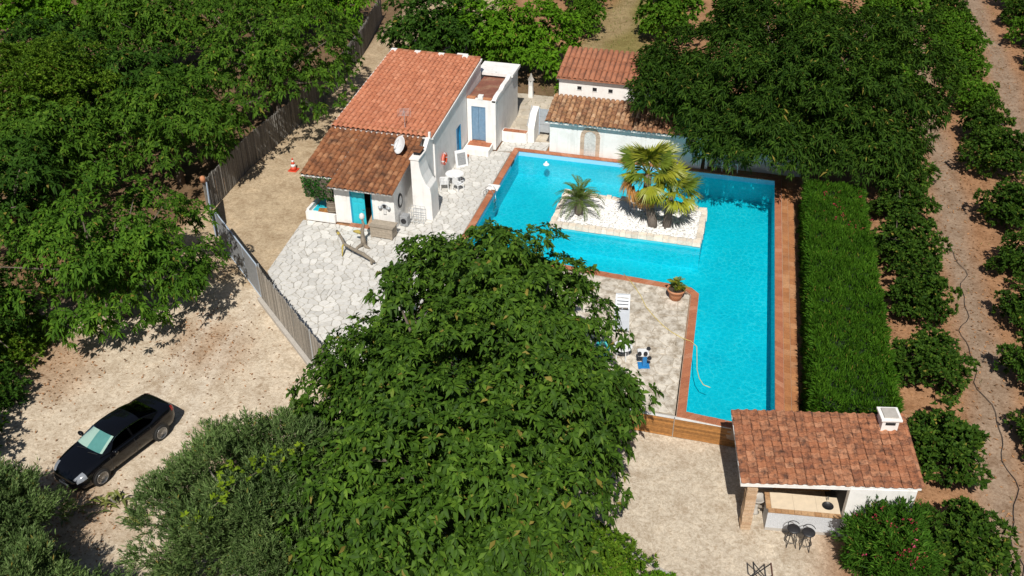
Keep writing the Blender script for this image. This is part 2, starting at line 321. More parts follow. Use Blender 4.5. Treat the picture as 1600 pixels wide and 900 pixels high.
    def mesh(s, name, mat, smooth=False, org=None):
        me = bpy.data.meshes.new(name)
        o = org or Vector((0, 0, 0))
        me.from_pydata([(x - o[0], y - o[1], z - o[2]) for x, y, z in s.v], [], s.f); me.update()
        me.materials.append(MATS[mat])
        if smooth: me.polygons.foreach_set('use_smooth', [True] * len(me.polygons))
        return me
    def build(s, name, mat, parent=None, smooth=False, bevel=0.0, loc=(0, 0, 0), rot=(0, 0, 0), local=False):
        org = None
        if parent is not None and not local: org = ORG.get(parent.name)
        o = link(name, s.mesh(name, mat, smooth, org), parent, loc, rot)
        if org is not None: ORG[o.name] = org
        elif parent is not None: ORG[o.name] = Vector((0, 0, 0))
        if bevel:
            b = o.modifiers.new('bevel', 'BEVEL'); b.width = bevel; b.segments = 2; b.limit_method = 'ANGLE'
        return o
def npmesh(name, V, F, mat):
    me = bpy.data.meshes.new(name); nv, nf, k = len(V), len(F), F.shape[1]
    me.vertices.add(nv); me.vertices.foreach_set('co', V.astype(np.float32).ravel())
    me.loops.add(nf * k); me.loops.foreach_set('vertex_index', F.astype(np.int32).ravel())
    me.polygons.add(nf); me.polygons.foreach_set('loop_start', np.arange(0, nf * k, k, dtype=np.int32))
    me.update(calc_edges=True); me.validate()
    for m in (mat if isinstance(mat, (list, tuple)) else [mat]): me.materials.append(MATS[m])
    return me
# ---------------------------------------------------------------- the lie of the land
def sst(a, b, x):
    t = np.clip((np.asarray(x, float) - a) / (b - a), 0, 1); return t * t * (3 - 2 * t)
def gzv(x, y):
    x = np.asarray(x, float); y = np.asarray(y, float)
    west = sst(-16, -11, x) * (1 - sst(30.55, 30.7, y))
    east = 1 - sst(28, 37, y)
    m = np.where(x < 3.0, west, np.where(x < 3.9, west + (east - west) * (x - 3.0) / 0.9, east))
    return -0.08 - 0.92 * m
def gz(x, y): return float(gzv(x, y))
POOL = [(-13.7, 52.68), (-13.65, 40.95), (-1.75, 40.18), (-1.32, 39.75), (-0.93, 30.95), (2.70, 30.72), (1.78, 52.75)]
def inpoly(x, y, poly):
    x = np.asarray(x); y = np.asarray(y); r = np.zeros(x.shape, bool); n = len(poly)
    for i in range(n):
        (x0, y0), (x1, y1) = poly[i], poly[(i + 1) % n]
        c = ((y0 > y) != (y1 > y)) & (x < (x1 - x0) * (y - y0) / (y1 - y0 + 1e-12) + x0); r ^= c
    return r
def offset_poly(poly, d):          # positive = outwards for counter-clockwise
    n = len(poly); out = []
    for i in range(n):
        p0, p1, p2 = (Vector(poly[k % n]) for k in (i - 1, i, i + 1))
        a = (p1 - p0).normalized(); b = (p2 - p1).normalized(); na = Vector((a.y, -a.x)); nb = Vector((b.y, -b.x))
        k = (na + nb); k = k / max(0.3, k.dot(na)); out.append(tuple(p1 + k * d))
    return out
def build_ground():
    xs = np.unique(np.concatenate([np.arange(-70, 45, 0.5), np.linspace(-700, -70, 20), np.linspace(45, 700, 20)]))
    ys = np.unique(np.concatenate([np.arange(4, 100, 0.5), np.linspace(-500, 4, 16), np.linspace(100, 1500, 28)]))
    X, Y = np.meshgrid(xs, ys); rr = np.random.default_rng(3)
    Z = gzv(X, Y) + 0.035 * np.sin(X * 1.3 + 0.7 * np.sin(Y * 0.9)) * np.sin(Y * 1.1 + X * 0.4) * 0.6
    V = np.stack([X.ravel(), Y.ravel(), Z.ravel()], 1); nx, ny = len(xs), len(ys)
    idx = np.arange(nx * ny).reshape(ny, nx)
    F = np.stack([idx[:-1, :-1], idx[:-1, 1:], idx[1:, 1:], idx[1:, :-1]], -1).reshape(-1, 4)
    cx = V[F].mean(1); big = offset_poly(POOL, 0.34)
    F = F[~inpoly(cx[:, 0], cx[:, 1], big)]
    me = npmesh('ground', V, F, 'ground')
    x, y = V[:, 0], V[:, 1]
    wob = 0.9 * np.sin(x * 0.9 + y * 0.35) + 0.7 * np.sin(y * 0.8 - x * 0.5)
    C = np.tile(np.array([0.37, 0.205, 0.11]), (len(V), 1))              # orchard earth
    def put(c, m): C[:] = C * (1 - m[:, None]) + np.array(c) * m[:, None]
    for lx in (11.3, 17.0, 22.6):                                           # gravelly lanes between the rows
        put((0.335, 0.245, 0.175), (1 - sst(0.3, 1.3, np.abs(x - lx + 0.15 * wob))) * sst(20, 25, y))
    put((0.20, 0.13, 0.075), (x < -16) * (1 - sst(-30, -28, x + 0.4 * wob)))  # brown soil under the trees on the left
    put((0.64, 0.545, 0.42), ((x < -15.5) & (y < 37.5)) * sst(-31, -27.5, x + wob * 0.8) * sst(12, 15, y))   # driveway
    put((0.61, 0.53, 0.42), (x > -16) * (1 - sst(3.5, 6, x)) * (1 - sst(30.6, 31.1, y)))                      # lower yard
    put((0.52, 0.41, 0.275), sst(-29.4, -28.4, x) * (1 - sst(-22.5, -22, x)) * (y > 34.5) * 1.0)             # lane behind the house
    put((0.50, 0.39, 0.26), sst(-30.5, -29.2, x) * (1 - sst(-24.5, -23.5, x)) * sst(56, 58, y) * (1 - sst(80, 90, y)))
    pt = sst(0.1, 0.9, np.sin(x * 0.55 + 1.2) * np.sin(y * 0.6 + x * 0.2 + 0.5)) * 0.55
    put((0.34, 0.19, 0.095), pt * ((x < -15.5) & (y < 36)))                  # rust coloured litter patches
    put((0.16, 0.20, 0.05), (1 - sst(1.2, 3.5, np.abs(x + 11.2 + 0.4 * wob))) * sst(58, 62, y) * 0.6)          # grass lane
    put((0.36, 0.27, 0.15), (1 - sst(0.3, 1.5, np.abs(x + 12.2 + 0.5 * wob))) * sst(62, 66, y) * 0.8)
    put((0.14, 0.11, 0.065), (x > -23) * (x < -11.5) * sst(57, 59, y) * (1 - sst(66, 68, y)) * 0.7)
    for off in (-.75, .75):                                                # wheel tracks worn pale across the driveway
        tx = -20.6 - .12 * (y - 24) - .9 * np.sin((y - 20) * .12) + off
        put((0.70, 0.62, 0.51), (1 - sst(.12, .5, np.abs(x - tx + .12 * wob))) * sst(23, 26, y) * (1 - sst(34, 37, y)) * .6 * (x < -16))
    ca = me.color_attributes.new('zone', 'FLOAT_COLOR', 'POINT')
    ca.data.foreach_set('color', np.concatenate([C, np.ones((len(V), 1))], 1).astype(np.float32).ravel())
    me.polygons.foreach_set('use_smooth', [True] * len(me.polygons))
    tag(link('ground', me), 'sandy and earthy ground around the house, pool and orchard', 'ground', kind='structure')
build_ground()

# ---------------------------------------------------------------- crazy paving
def clip(poly, a, b, c):            # keep a*x+b*y <= c
    out = []
    for i in range(len(poly)):
        p, q = poly[i], poly[(i + 1) % len(poly)]; dp, dq = a * p[0] + b * p[1] - c, a * q[0] + b * q[1] - c
        if dp <= 0: out.append(p)
        if (dp < 0 < dq) or (dq < 0 < dp):
            t = dp / (dp - dq); out.append((p[0] + (q[0] - p[0]) * t, p[1] + (q[1] - p[1]) * t))
    return out
def area_c(poly):
    a = cx = cy = 0
    for (x0, y0), (x1, y1) in zip(poly, poly[1:] + poly[:1]):
        k = x0 * y1 - x1 * y0; a += k; cx += (x0 + x1) * k; cy += (y0 + y1) * k
    a /= 2
    return (a, cx / (6 * a), cy / (6 * a)) if abs(a) > 1e-6 else (0, 0, 0)
def stones(region, size, seed, gap):
    r = random.Random(seed); x0, x1 = min(p[0] for p in region), max(p[0] for p in region); y0, y1 = min(p[1] for p in region), max(p[1] for p in region)
    pts = []; j = 0; y = y0 - size
    while y < y1 + size:
        x = x0 - size + (size * 0.5 if j % 2 else 0)
        while x < x1 + size:
            if r.random() > 0.12: pts.append((x + r.uniform(-.46, .46) * size, y + r.uniform(-.46, .46) * size))
            x += size
        y += size * 0.88; j += 1
    A = np.array(pts); out = []
    edges = [(region[i], region[(i + 1) % len(region)]) for i in range(len(region))]
    for p in pts:
        d = np.hypot(A[:, 0] - p[0], A[:, 1] - p[1]); nb = np.argsort(d)[1:15]
        poly = [(p[0] - size * 1.6, p[1] - size * 1.6), (p[0] + size * 1.6, p[1] - size * 1.6), (p[0] + size * 1.6, p[1] + size * 1.6), (p[0] - size * 1.6, p[1] + size * 1.6)]
        for k in nb:
            q = A[k]; a, b = q[0] - p[0], q[1] - p[1]; L = math.hypot(a, b)
            poly = clip(poly, a, b, a * (p[0] + q[0]) / 2 + b * (p[1] + q[1]) / 2 - L * gap * r.uniform(.6, 1.4))
            if len(poly) < 3: break
        for (e0, e1) in edges:
            if len(poly) < 3: break
            ex, ey = e1[0] - e0[0], e1[1] - e0[1]; a, b = ey, -ex          # outside is to the right of ccw edges
            poly = clip(poly, a, b, a * e0[0] + b * e0[1] - math.hypot(a, b) * gap)
        if len(poly) < 3: continue
        ch = []
        for i in range(len(poly)):
            u, v = poly[i], poly[(i + 1) % len(poly)]
            ch += [(u[0] * .8 + v[0] * .2, u[1] * .8 + v[1] * .2), (u[0] * .2 + v[0] * .8, u[1] * .2 + v[1] * .8)]
        a, cx, cy = area_c(ch)
        if a > 0.02 * size * size: out.append((a, cx, cy, ch))
    return out
def paving(name, label, regions, size, mat, jmat, seed, hidden=None, limit=290, z=0.0):
    mb = MB()
    for rg in regions: mb.prism(rg, -0.3, z - 0.012)
    base = tag(mb.build(name, jmat), label, 'paving', kind='structure')
    S_ = []
    for k, rg in enumerate(regions): S_ += stones(rg, size, seed + k, 0.021)
    def rank(s):
        d = math.hypot(s[1], s[2], 26.5); return (1 if hidden and hidden(s[1], s[2]) else 0, -s[0] / d ** 3)
    S_.sort(key=rank); r = random.Random(seed); rest = MB()
    for k, (a, cx, cy, ch) in enumerate(S_):
        h = z + r.uniform(0.004, 0.022); tl = [r.uniform(-.008, .008) for _ in range(2)]
        ring = [(x, y, h + (x - cx) * tl[0] + (y - cy) * tl[1]) for x, y in ch]
        low = [(x + (x - cx) * 0.02, y + (y - cy) * 0.02, z - 0.03) for x, y in ch]; n = len(ch)
        tgt = MB() if k < limit else rest
        tgt.add(low + ring, [tuple(range(n, 2 * n))] + [(i, (i + 1) % n, n + (i + 1) % n, n + i) for i in range(n)])
        if k < limit:
            me = tgt.mesh('paving_stone', mat, org=Vector((cx, cy, z))); link('paving_stone', me, base, (cx, cy, z))
    if rest.v: tag(rest.build('paving_stones', mat, base), kind='stuff')
under_tree = lambda x, y: ((x + 8.5) / 5.9) ** 2 + ((y - 32.0) / 8.2) ** 2 < 1
paving('patio', 'whitewashed crazy paving between house, fence and pool',
       [[(-22.9, 41.45), (-22.4, 36.2), (-17.45, 30.5), (-13.98, 29.0), (-13.98, 41.45)], [(-17.75, 41.47), (-14.02, 41.47), (-14.10, 52.3), (-17.75, 52.3)],
        [(-15.0, 52.35), (-12.05, 53.08), (-12.05, 54.3), (-15.0, 54.0)]], 0.41, 'stone_white', 'joint', 11, under_tree)
paving('pool_terrace', 'stained pale stone terrace inside the bend of the pool',
       [[(-13.9, 30.75), (-1.33, 30.72), (-1.70, 39.55), (-2.05, 39.85), (-13.9, 40.55)]], 0.68, 'stone_stained', 'joint_dirty', 23, under_tree)
paving('courtyard', 'rough tan crazy paving in the courtyard behind the gate', [[(-17.0, 56.6), (-15.0, 54.1), (-12.0, 54.35), (-12.0, 61.5), (-16.8, 61.5)]], 0.75, 'stone_court', 'joint_dirty', 31)

# ---------------------------------------------------------------- pool
def build_pool():
    zf = -1.55; n = len(POOL); mb = MB()
    mb.add([(x, y, zf) for x, y in POOL], [tuple(range(n))])
    for i in range(n):
        p, q = POOL[i], POOL[(i + 1) % n]
        mb.add([(*p, zf), (*q, zf), (*q, -0.34), (*p, -0.34)], [(0, 1, 2, 3)])
    basin = tag(mb.build('pool_basin', 'pool_paint'), 'turquoise painted L-shaped swimming pool basin', 'pool', kind='structure')
    mb = MB()
    for i in range(n):
        p, q = POOL[i], POOL[(i + 1) % n]
        mb.add([(*p, -0.34), (*q, -0.34), (*q, 0.0), (*p, 0.0)], [(0, 1, 2, 3)])
    mb.build('waterline_band', 'pool_band', basin)
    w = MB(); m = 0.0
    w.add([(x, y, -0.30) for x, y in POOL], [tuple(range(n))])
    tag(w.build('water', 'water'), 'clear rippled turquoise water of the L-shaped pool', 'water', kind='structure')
    # bed and bricks of the coping
    out = offset_poly(POOL, 0.36); inb = offset_poly(POOL, 0.015); mb = MB()
    for i in range(n):
        p, q, a, b = inb[i], inb[(i + 1) % n], out[i], out[(i + 1) % n]
        mb.hexa([(*p, -0.6), (*a, -0.6), (*b, -0.6), (*q, -0.6), (*p, 0.004), (*a, 0.004), (*b, 0.004), (*q, 0.004)])
    cop = tag(mb.build('pool_coping', 'joint_brick'), 'terracotta brick coping around the edge of the pool', 'coping', kind='structure')
    inn = offset_poly(POOL, -0.03); o2 = offset_poly(POOL, 0.33)
    r = random.Random(5)
    for i in range(n):
        p, q, a, b = (Vector(k) for k in (inn[i], inn[(i + 1) % n], o2[i], o2[(i + 1) % n]))
        L = (q - p).length; m = max(1, round(L / 0.34))
        for k in range(m):
            t0, t1 = (k + 0.02) / m, (k + 0.98) / m; h = 0.035 + r.uniform(0, 0.012)
            q4 = [p.lerp(q, t0), p.lerp(q, t1), a.lerp(b, t1), a.lerp(b, t0)]
            c = (q4[0] + q4[2]) / 2
            if -14.2 < c.x < -13.3 and 47.35 < c.y < 48.0: continue                    # white step interrupts the bricks
            mb = MB(); s = [(v.x - c.x, v.y - c.y) for v in q4][::-1]
            mb.prism(s, -0.01, h); link('brick', mb.mesh('brick', 'brick_coping'), cop, (c.x, c.y, 0))
    MB().box(-14.25, -13.55, 47.35, 48.0, -0.02, 0.05).build('white_step', 'plaster', cop, bevel=0.015)
    # strip of brick paving outside the right edge
    P0, P1 = Vector((2.14, 52.7)), Vector((3.03, 30.9)); Q0, Q1 = Vector((2.80, 52.7)), Vector((3.62, 30.9))
    mb = MB(); mb.hexa([(*P0, -.4), (*P1, -.4), (*Q1, -.4), (*Q0, -.4), (*P0, 0.0), (*P1, 0.0), (*Q1, 0.0), (*Q0, 0.0)])
    path = tag(mb.build('brick_path', 'joint_brick'), 'narrow terracotta tile path along the right side of the pool', 'path', kind='structure')
    m = 52; r = random.Random(9)
    for k in range(m):
        for j in range(2):
            t0, t1 = (k + .03) / m, (k + .97) / m; s0, s1 = j / 2 + .015, (j + 1) / 2 - .015
            f = lambda s, t: (P0.lerp(P1, t)).lerp(Q0.lerp(Q1, t), s)
            q4 = [f(s0, t0), f(s0, t1), f(s1, t1), f(s1, t0)]; c = (q4[0] + q4[2]) / 2
            mb = MB(); mb.prism([(v.x - c.x, v.y - c.y) for v in q4], -0.01, 0.02 + r.uniform(0, 0.014))
            link('tile', mb.mesh('tile', 'brick_path'), path, (c.x, c.y, 0))
    # low front wall faced with boards
    wc = thing('board_wall', 'pool retaining wall faced with warm brown horizontal wooden slats', 'wall', (-1.2, 30.3, -1.0))
    MB().box(-13.9, 2.9, 30.54, 30.68, -1.3, -0.02).build('core', 'concrete', wc)
    for x0, x1 in ((-3.9, -1.33), (-1.30, 1.35)):
        for k in range(9):
            o = MB().box(x0, x1, 30.48 - r.uniform(0, .012), 30.52, -0.98 + k * 0.105, -0.98 + k * 0.105 + 0.092).build('slat', 'wood_warm', wc)
    MB().box(-1.332, -1.298, 30.45, 30.53, -1.0, 0.02).build('post', 'steel', wc)
    MB().box(-13.9, 2.9, 30.47, 30.59, -0.018, 0.002).build('cap', 'plaster_old', wc)
build_pool()

def build_island():
    x0, x1, y0, y1 = -9.82, -1.68, 44.45, 48.25
    t = thing('pool_island', 'rectangular pool island edged with rough limestone and filled with white pebbles', 'island', (-5.8, 46.3, -1.55))
    MB().box(x0, x1, y0, y1, -1.55, 0.0).build('plinth', 'pool_paint', t)
    MB().box(x0 + .02, x1 - .02, y0 + .02, y1 - .02, 0.0, 0.16).build('bed', 'pebble_bed', t)
    r = random.Random(4)
    def run(ax, a, b, c, w, hmin, hmax):
        p = a
        while p < b - .1:
            L = min(r.uniform(.28, .5), b - p); h = r.uniform(hmin, hmax); g = .008; d = r.uniform(-.02, .02)
            q = [(p + g, c - w / 2 + d), (p + L - g, c - w / 2 + d + r.uniform(-.02, .02)), (p + L - g, c + w / 2 + r.uniform(-.03, .03)), (p + g, c + w / 2 + r.uniform(-.03, .03))]
            if ax: q = [(v, u) for u, v in q][::-1]
            cx, cy = sum(v[0] for v in q) / 4, sum(v[1] for v in q) / 4
            mb = MB(); lo = [(u - cx, v - cy, -.13) for u, v in q]; hi = [((u - cx) * .9, (v - cy) * .88, h + r.uniform(-.02, .02)) for u, v in q]
            mb.hexa(lo + hi); o = link('edge_stone', mb.mesh('edge_stone', 'limestone'), t, (cx - t.location.x, cy - t.location.y, .12 - t.location.z))
            p += L
    run(0, x0 - .03, x1 + .03, y0 + .15, .38, .08, .12); run(0, x0, x1, y1 - .13, .32, .08, .24)
    run(1, y0 + .36, y1 - .32, x0 + .14, .32, .08, .15); run(1, y0 + .36, y1 - .32, x1 - .14, .32, .08, .15)
    # loose white pebbles, beyond counting
    N = 5200; rg = np.random.default_rng(8)
    px = rg.uniform(x0 + .36, x1 - .36, N); py = rg.uniform(y0 + .40, y1 - .34, N); s = rg.uniform(.035, .085, N)
    base = np.array([[1, 0, 0], [0, 1, 0], [-1, 0, 0], [0, -1, 0], [0, 0, .75], [.6, .6, .35], [-.6, .55, .4]]); fc = np.array([[0, 5, 4], [5, 1, 4], [1, 6, 4], [6, 2, 4], [2, 3, 4], [3, 0, 4], [0, 1, 5], [1, 2, 6]])
    a = rg.uniform(0, 6.28, N); V = np.zeros((N, 7, 3)); c_, s_ = np.cos(a)[:, None], np.sin(a)[:, None]; st = rg.uniform(.7, 1.3, N)[:, None]
    V[:, :, 0] = (base[:, 0] * c_ * st - base[:, 1] * s_) * s[:, None] + px[:, None]; V[:, :, 1] = (base[:, 0] * s_ * st + base[:, 1] * c_) * s[:, None] + py[:, None]
    V[:, :, 2] = base[:, 2] * s[:, None] + .165 + rg.uniform(0, .05, N)[:, None]
    F = (fc[None] + (np.arange(N) * 7)[:, None, None]).reshape(-1, 3)
    V = V.reshape(-1, 3) - np.array(t.location)
    tag(link('pebbles', npmesh('pebbles', V, F, 'pebble'), t), kind='stuff'); t.location.z -= .15
build_island()

# ---------------------------------------------------------------- roofs
def barrel_roof(x0, x1, y0, z0, y1, z1, cw, rl, mat, seed, r_=None, eave_jit=0.03):
    """rows of half-round clay tiles running down from (y1,z1) to (y0,z0)"""
    r = random.Random(seed); n = max(1, round((x1 - x0) / cw)); cw = (x1 - x0) / n; L = math.hypot(y1 - y0, z1 - z0); m = max(1, round(L / rl)); rl = L / m
    d = Vector((0, (y1 - y0) / L, (z1 - z0) / L)); nr = Vector((0, -d.z, d.y)); V = []; F = []; K = 6
    for i in range(n):
        xc = x0 + cw * (i + .5)
        for j in range(m):
            p0 = Vector((xc, y0, z0)) + d * (j * rl - (r.uniform(0, eave_jit) if j == 0 else 0)); p1 = Vector((xc, y0, z0)) + d * ((j + 1.12) * rl)
            ra = cw * .47 * r.uniform(.95, 1.05); rb = ra * .86; dx = r.uniform(-.012, .012)
            b = len(V)
            for p, rad, lift in ((p0, ra, .035), (p1, rb, 0.0)):
                for k in range(K + 1):
                    t = math.pi * k / K; V.append(p + Vector((dx, 0, 0)) + Vector((1, 0, 0)) * (math.cos(t) * rad) + nr * (math.sin(t) * rad * .8 + lift))
            for k in range(K + 1):
                t = math.pi * k / K; V.append(p0 + Vector((dx, 0, 0)) + Vector((1, 0, 0)) * (math.cos(t) * rad * .82) + nr * (math.sin(t) * ra * .62 + .035))
            for k in range(K):
                F.append((b + k + 1, b + k, b + K + 1 + k, b + K + 2 + k)); F.append((b + k, b + k + 1, b + 2 * K + 3 + k, b + 2 * K + 2 + k))
    mb = MB(); mb.v = [tuple(v) for v in V]; mb.f = F; return mb
def slab(x0, x1, y0, z0, y1, z1, t):
    return MB().hexa([(x0, y0, z0 - t), (x1, y0, z0 - t), (x1, y1, z1 - t), (x0, y1, z1 - t), (x0, y0, z0), (x1, y0, z0), (x1, y1, z1), (x0, y1, z1)])

# ---------------------------------------------------------------- main house
def build_house():
    H = thing('main_house', 'long white house with an orange upper and a rust-brown lower tiled roof', 'house', (-20, 46, 0))
    # lower front part: front wall with doorway, side walls
    yF, xl, xr = 41.72, -21.02, -17.62
    zw = lambda y: 2.28 + (y - 41.2) * 0.19                   # underside of the lower roof
    dL, dR, dT = -20.12, -18.86, 2.08
    w = MB(); w.box(xl, dL, yF, yF + .25, 0, zw(yF)); w.box(dR, xr, yF, yF + .25, 0, zw(yF)); w.box(dL, dR, yF, yF + .25, dT, zw(yF)); w.build('front_wall', 'plaster', H)
    w = MB(); w.extrude([(xr, yF + .25, 0), (xr, 46.4, 0), (xr, 46.4, zw(46.4)), (xr, yF + .25, zw(yF + .25))], (-.25, 0, 0)); w.build('side_wall', 'plaster', H)
    w = MB(); w.extrude([(xl, yF + .25, 0), (xl, 46.4, 0), (xl, 46.4, zw(46.4)), (xl, yF + .25, zw(yF + .25))], (.25, 0, 0)); w.build('side_wall', 'plaster', H)
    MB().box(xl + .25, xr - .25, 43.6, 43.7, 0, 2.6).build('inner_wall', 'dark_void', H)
    MB().box(xl + .25, xr - .25, yF + .0, 43.6, -.02, 0.015).build('inner_floor', 'brick_pale', H)
    MB().extrude([(xr + .002, 42.1, 2.35), (xr + .002, 46.3, 3.15), (xr + .002, 46.3, 3.27), (xr + .002, 42.1, 2.47)], (.05, 0, 0)).build('verge_moulding', 'plaster', H)
    # nook with a basin on the left of the door
    MB().box(-22.72, xl, 41.50, 41.66, 0, .52).build('nook_wall', 'plaster', H)
    MB().box(-22.72, -22.58, 41.66, 43.5, 0, .60).build('nook_wall', 'plaster', H)
    MB().box(-22.72, xl, 43.5, 43.7, 0, 2.6).build('nook_back', 'plaster', H)
    MB().box(-22.58, xl, 41.66, 43.5, 0, .36).build('nook_floor', 'plaster_old', H)
    MB().box(-22.5, -21.75, 41.95, 43.4, .36, .40).build('basin_lining', 'turquoise_paint', H)
    # door: one turquoise leaf open against the frame
    f = MB(); f.box(dL, dL + .08, yF - .02, yF + .1, 0, dT); f.box(dR - .06, dR, yF - .02, yF + .1, 0, dT); f.box(dL + .08, dR - .06, yF - .02, yF + .1, dT - .08, dT); f.build('door_frame', 'turquoise_frame', H)
    dl = MB().box(dL + .08, dL + .82, yF + .02, yF + .07, .03, dT - .08).build('door', 'turquoise_paint', H)
    for z0, z1 in ((.12, .62), (.72, 1.30), (1.40, 1.88)):
        MB().box(dL + .17, dL + .44, yF + .004, yF + .02, z0, z1).build('panel', 'turquoise_paint', dl, bevel=.006); MB().box(dL + .48, dL + .74, yF + .004, yF + .02, z0, z1).build('panel', 'turquoise_paint', dl, bevel=.006)
    MB().tube([(dL + .77, yF + .01, 1.0), (dL + .77, yF - .05, 1.0), (dL + .68, yF - .05, 1.0)], .014).build('handle', 'steel', dl)
    for k in range(5): MB().box(dL - .06 + k * .275, dL + .21 + k * .275, yF - .32, yF + .0, .0, .07).build('sill_brick', 'brick_coping', H)
    # lower roof, its left bay one step shorter
    zr = lambda y: 2.42 + (y - 41.2) * 0.19
    lr = slab(-22.95, -21.1, 41.95, zr(41.95) - .02, 46.6, zr(46.6) - .02, .12).build('lower_roof', 'plaster', H)
    slab(-22.93, -21.12, 41.93, zr(41.93) - .005, 46.58, zr(46.58) - .005, .01).build('mortar_bed', 'roof_bed', lr); slab(-21.08, -17.52, 41.18, zr(41.18) - .005, 46.58, zr(46.58) - .005, .01).build('mortar_bed', 'roof_bed', lr)
    slab(-21.099, -17.50, 41.22, zr(41.22) - .02, 46.6, zr(46.6) - .02, .12).build('roof_deck', 'plaster', lr)
    tag(barrel_roof(-22.98, -21.1, 41.85, zr(41.85), 46.5, zr(46.5), .305, .40, 'tile_rust', 1).build('roof_tiles', 'tile_rust', lr, True), kind='stuff')
    tag(barrel_roof(-21.1, -17.42, 41.10, zr(41.10), 46.5, zr(46.5), .305, .40, 'tile_rust', 2).build('roof_tiles', 'tile_rust', lr, True), kind='stuff')
    tag(barrel_roof(-22.98, -17.4, 46.35, zr(46.35) + .10, 46.62, zr(46.62) + .10, .305, .27, 'tile_rust', 3).build('ridge_tiles', 'tile_rust', lr, True), kind='stuff')
    # upper part
    x0, x1, ya, yb = -22.85, -16.92, 46.45, 55.6
    zu = lambda y: 3.42 + (y - 46.3) * 0.105
    e0, e1 = 50.35, 51.15                                       # blue door in the pool-side wall
    w = MB()
    w.extrude([(x1, ya, 0), (x1, e0, 0), (x1, e0, zu(e0)), (x1, ya, zu(ya))], (-.25, 0, 0)); w.extrude([(x1, e1, 0), (x1, yb, 0), (x1, yb, zu(yb)), (x1, e1, zu(e1))], (-.25, 0, 0))
    w.extrude([(x1, e0, 2.1), (x1, e1, 2.1), (x1, e1, zu(e1)), (x1, e0, zu(e0))], (-.25, 0, 0)); w.build('pool_side_wall', 'plaster', H)
    MB().extrude([(x0, ya, 0), (x0, yb, 0), (x0, yb, zu(yb)), (x0, ya, zu(ya))], (.25, 0, 0)).build('lane_side_wall', 'plaster_old', H)
    MB().box(x0 + .25, x1 - .25, ya, ya + .25, 0, zu(ya)).build('cross_wall', 'plaster', H); MB().box(x0 + .25, x1 - .25, yb - .25, yb, 0, zu(yb) - .03).build('back_wall', 'plaster_old', H)
    bd = MB().box(x1 - .13, x1 - .09, e0 + .04, e1 - .04, .05, 2.06).build('blue_door', 'blue_paint', H)
    MB().box(x1 - .09, x1 - .075, e0 + .14, e1 - .14, .2, 1.0).build('panel', 'blue_paint', bd); MB().box(x1 - .09, x1 - .075, e0 + .14, e1 - .14, 1.1, 1.9).build('panel', 'blue_paint', bd)
    MB().box(x1 - .10, x1 + .02, e0, e0 + .04, .0, 2.1).build('jamb', 'blue_paint', bd); MB().box(x1 - .10, x1 + .02, e1 - .04, e1, 0, 2.1).build('jamb', 'blue_paint', bd)
    MB().box(x1, x1 + .5, e0 - .1, e1 + .05, 0, .12).build('doorstep', 'brick_coping', H)
    ur = slab(x0 - .08, x1 + .07, ya - .35, zu(ya - .35) + .10, yb + .12, zu(yb + .12) + .10, .13).build('upper_roof', 'plaster', H)
    tag(barrel_roof(x0 - .02, x1 + .02, ya - .42, zu(ya - .42) + .115, yb - .05, zu(yb - .05) + .115, .30, .42, 'tile_orange', 6).build('roof_tiles', 'tile_orange', ur, True), kind='stuff')
    slab(x0 - .03, x1 + .02, ya - .38, zu(ya - .38) + .115, yb - .05, zu(yb - .05) + .115, .01).build('mortar_bed', 'roof_bed', ur)
    r = random.Random(2)
    for k in range(15):                                        # ridge of bricks and mortar along the top edge
        xa = x0 + k * .395
        MB().box(xa, xa + .375, yb - .08, yb + .17, zu(yb) + .10, zu(yb) + .22 + r.uniform(0, .02)).build('ridge_brick', 'brick_coping' if k % 4 else 'plaster', ur)
    MB().box(-18.6, -17.9, 55.75, 56.2, 0, 4.55).build('back_chimney', 'plaster', H)
    # fireplace chimney with its flared breast on the pool side
    prof = [(-17.12, 0), (-16.02, 0), (-16.05, 1.55), (-16.10, 1.95), (-16.30, 2.15), (-16.50, 2.6), (-16.62, 3.1), (-16.66, 3.55), (-17.12, 3.55)]
    ch = MB().extrude([(x, 43.15, z) for x, z in prof], (0, 1.15, 0)).build('chimney', 'plaster', H, bevel=.03)
    MB().box(-17.16, -16.62, 43.11, 44.33, 3.55, 3.62).build('chimney_cap', 'plaster', ch)
    MB().box(-17.08, -16.72, 43.6, 44.2, 3.621, 3.80).build('flue', 'dark_void', ch)
    for k in range(3): MB().box(-17.12, -16.68, 43.56 + k * .24, 43.76 + k * .24, 3.80, 3.85).build('flue_tile', 'tile_rust', ch)
    # curved wing wall between chimney and upper wall
    pr = [(-16.95, 44.3), (-16.95, 46.4)]
    MB().extrude([(-17.0, 44.30, 0), (-17.0, 46.45, 0), (-17.0, 46.45, 3.5), (-17.0, 45.9, 3.55), (-17.0, 45.3, 3.15), (-17.0, 44.8, 3.0), (-17.0, 44.30, 3.2)], (-.22, 0, 0)).build('wing_wall', 'plaster', H)
    MB().box(-17.08, -16.96, 45.95, 46.08, 3.45, 3.85).build('finial', 'plaster', H)
build_house()

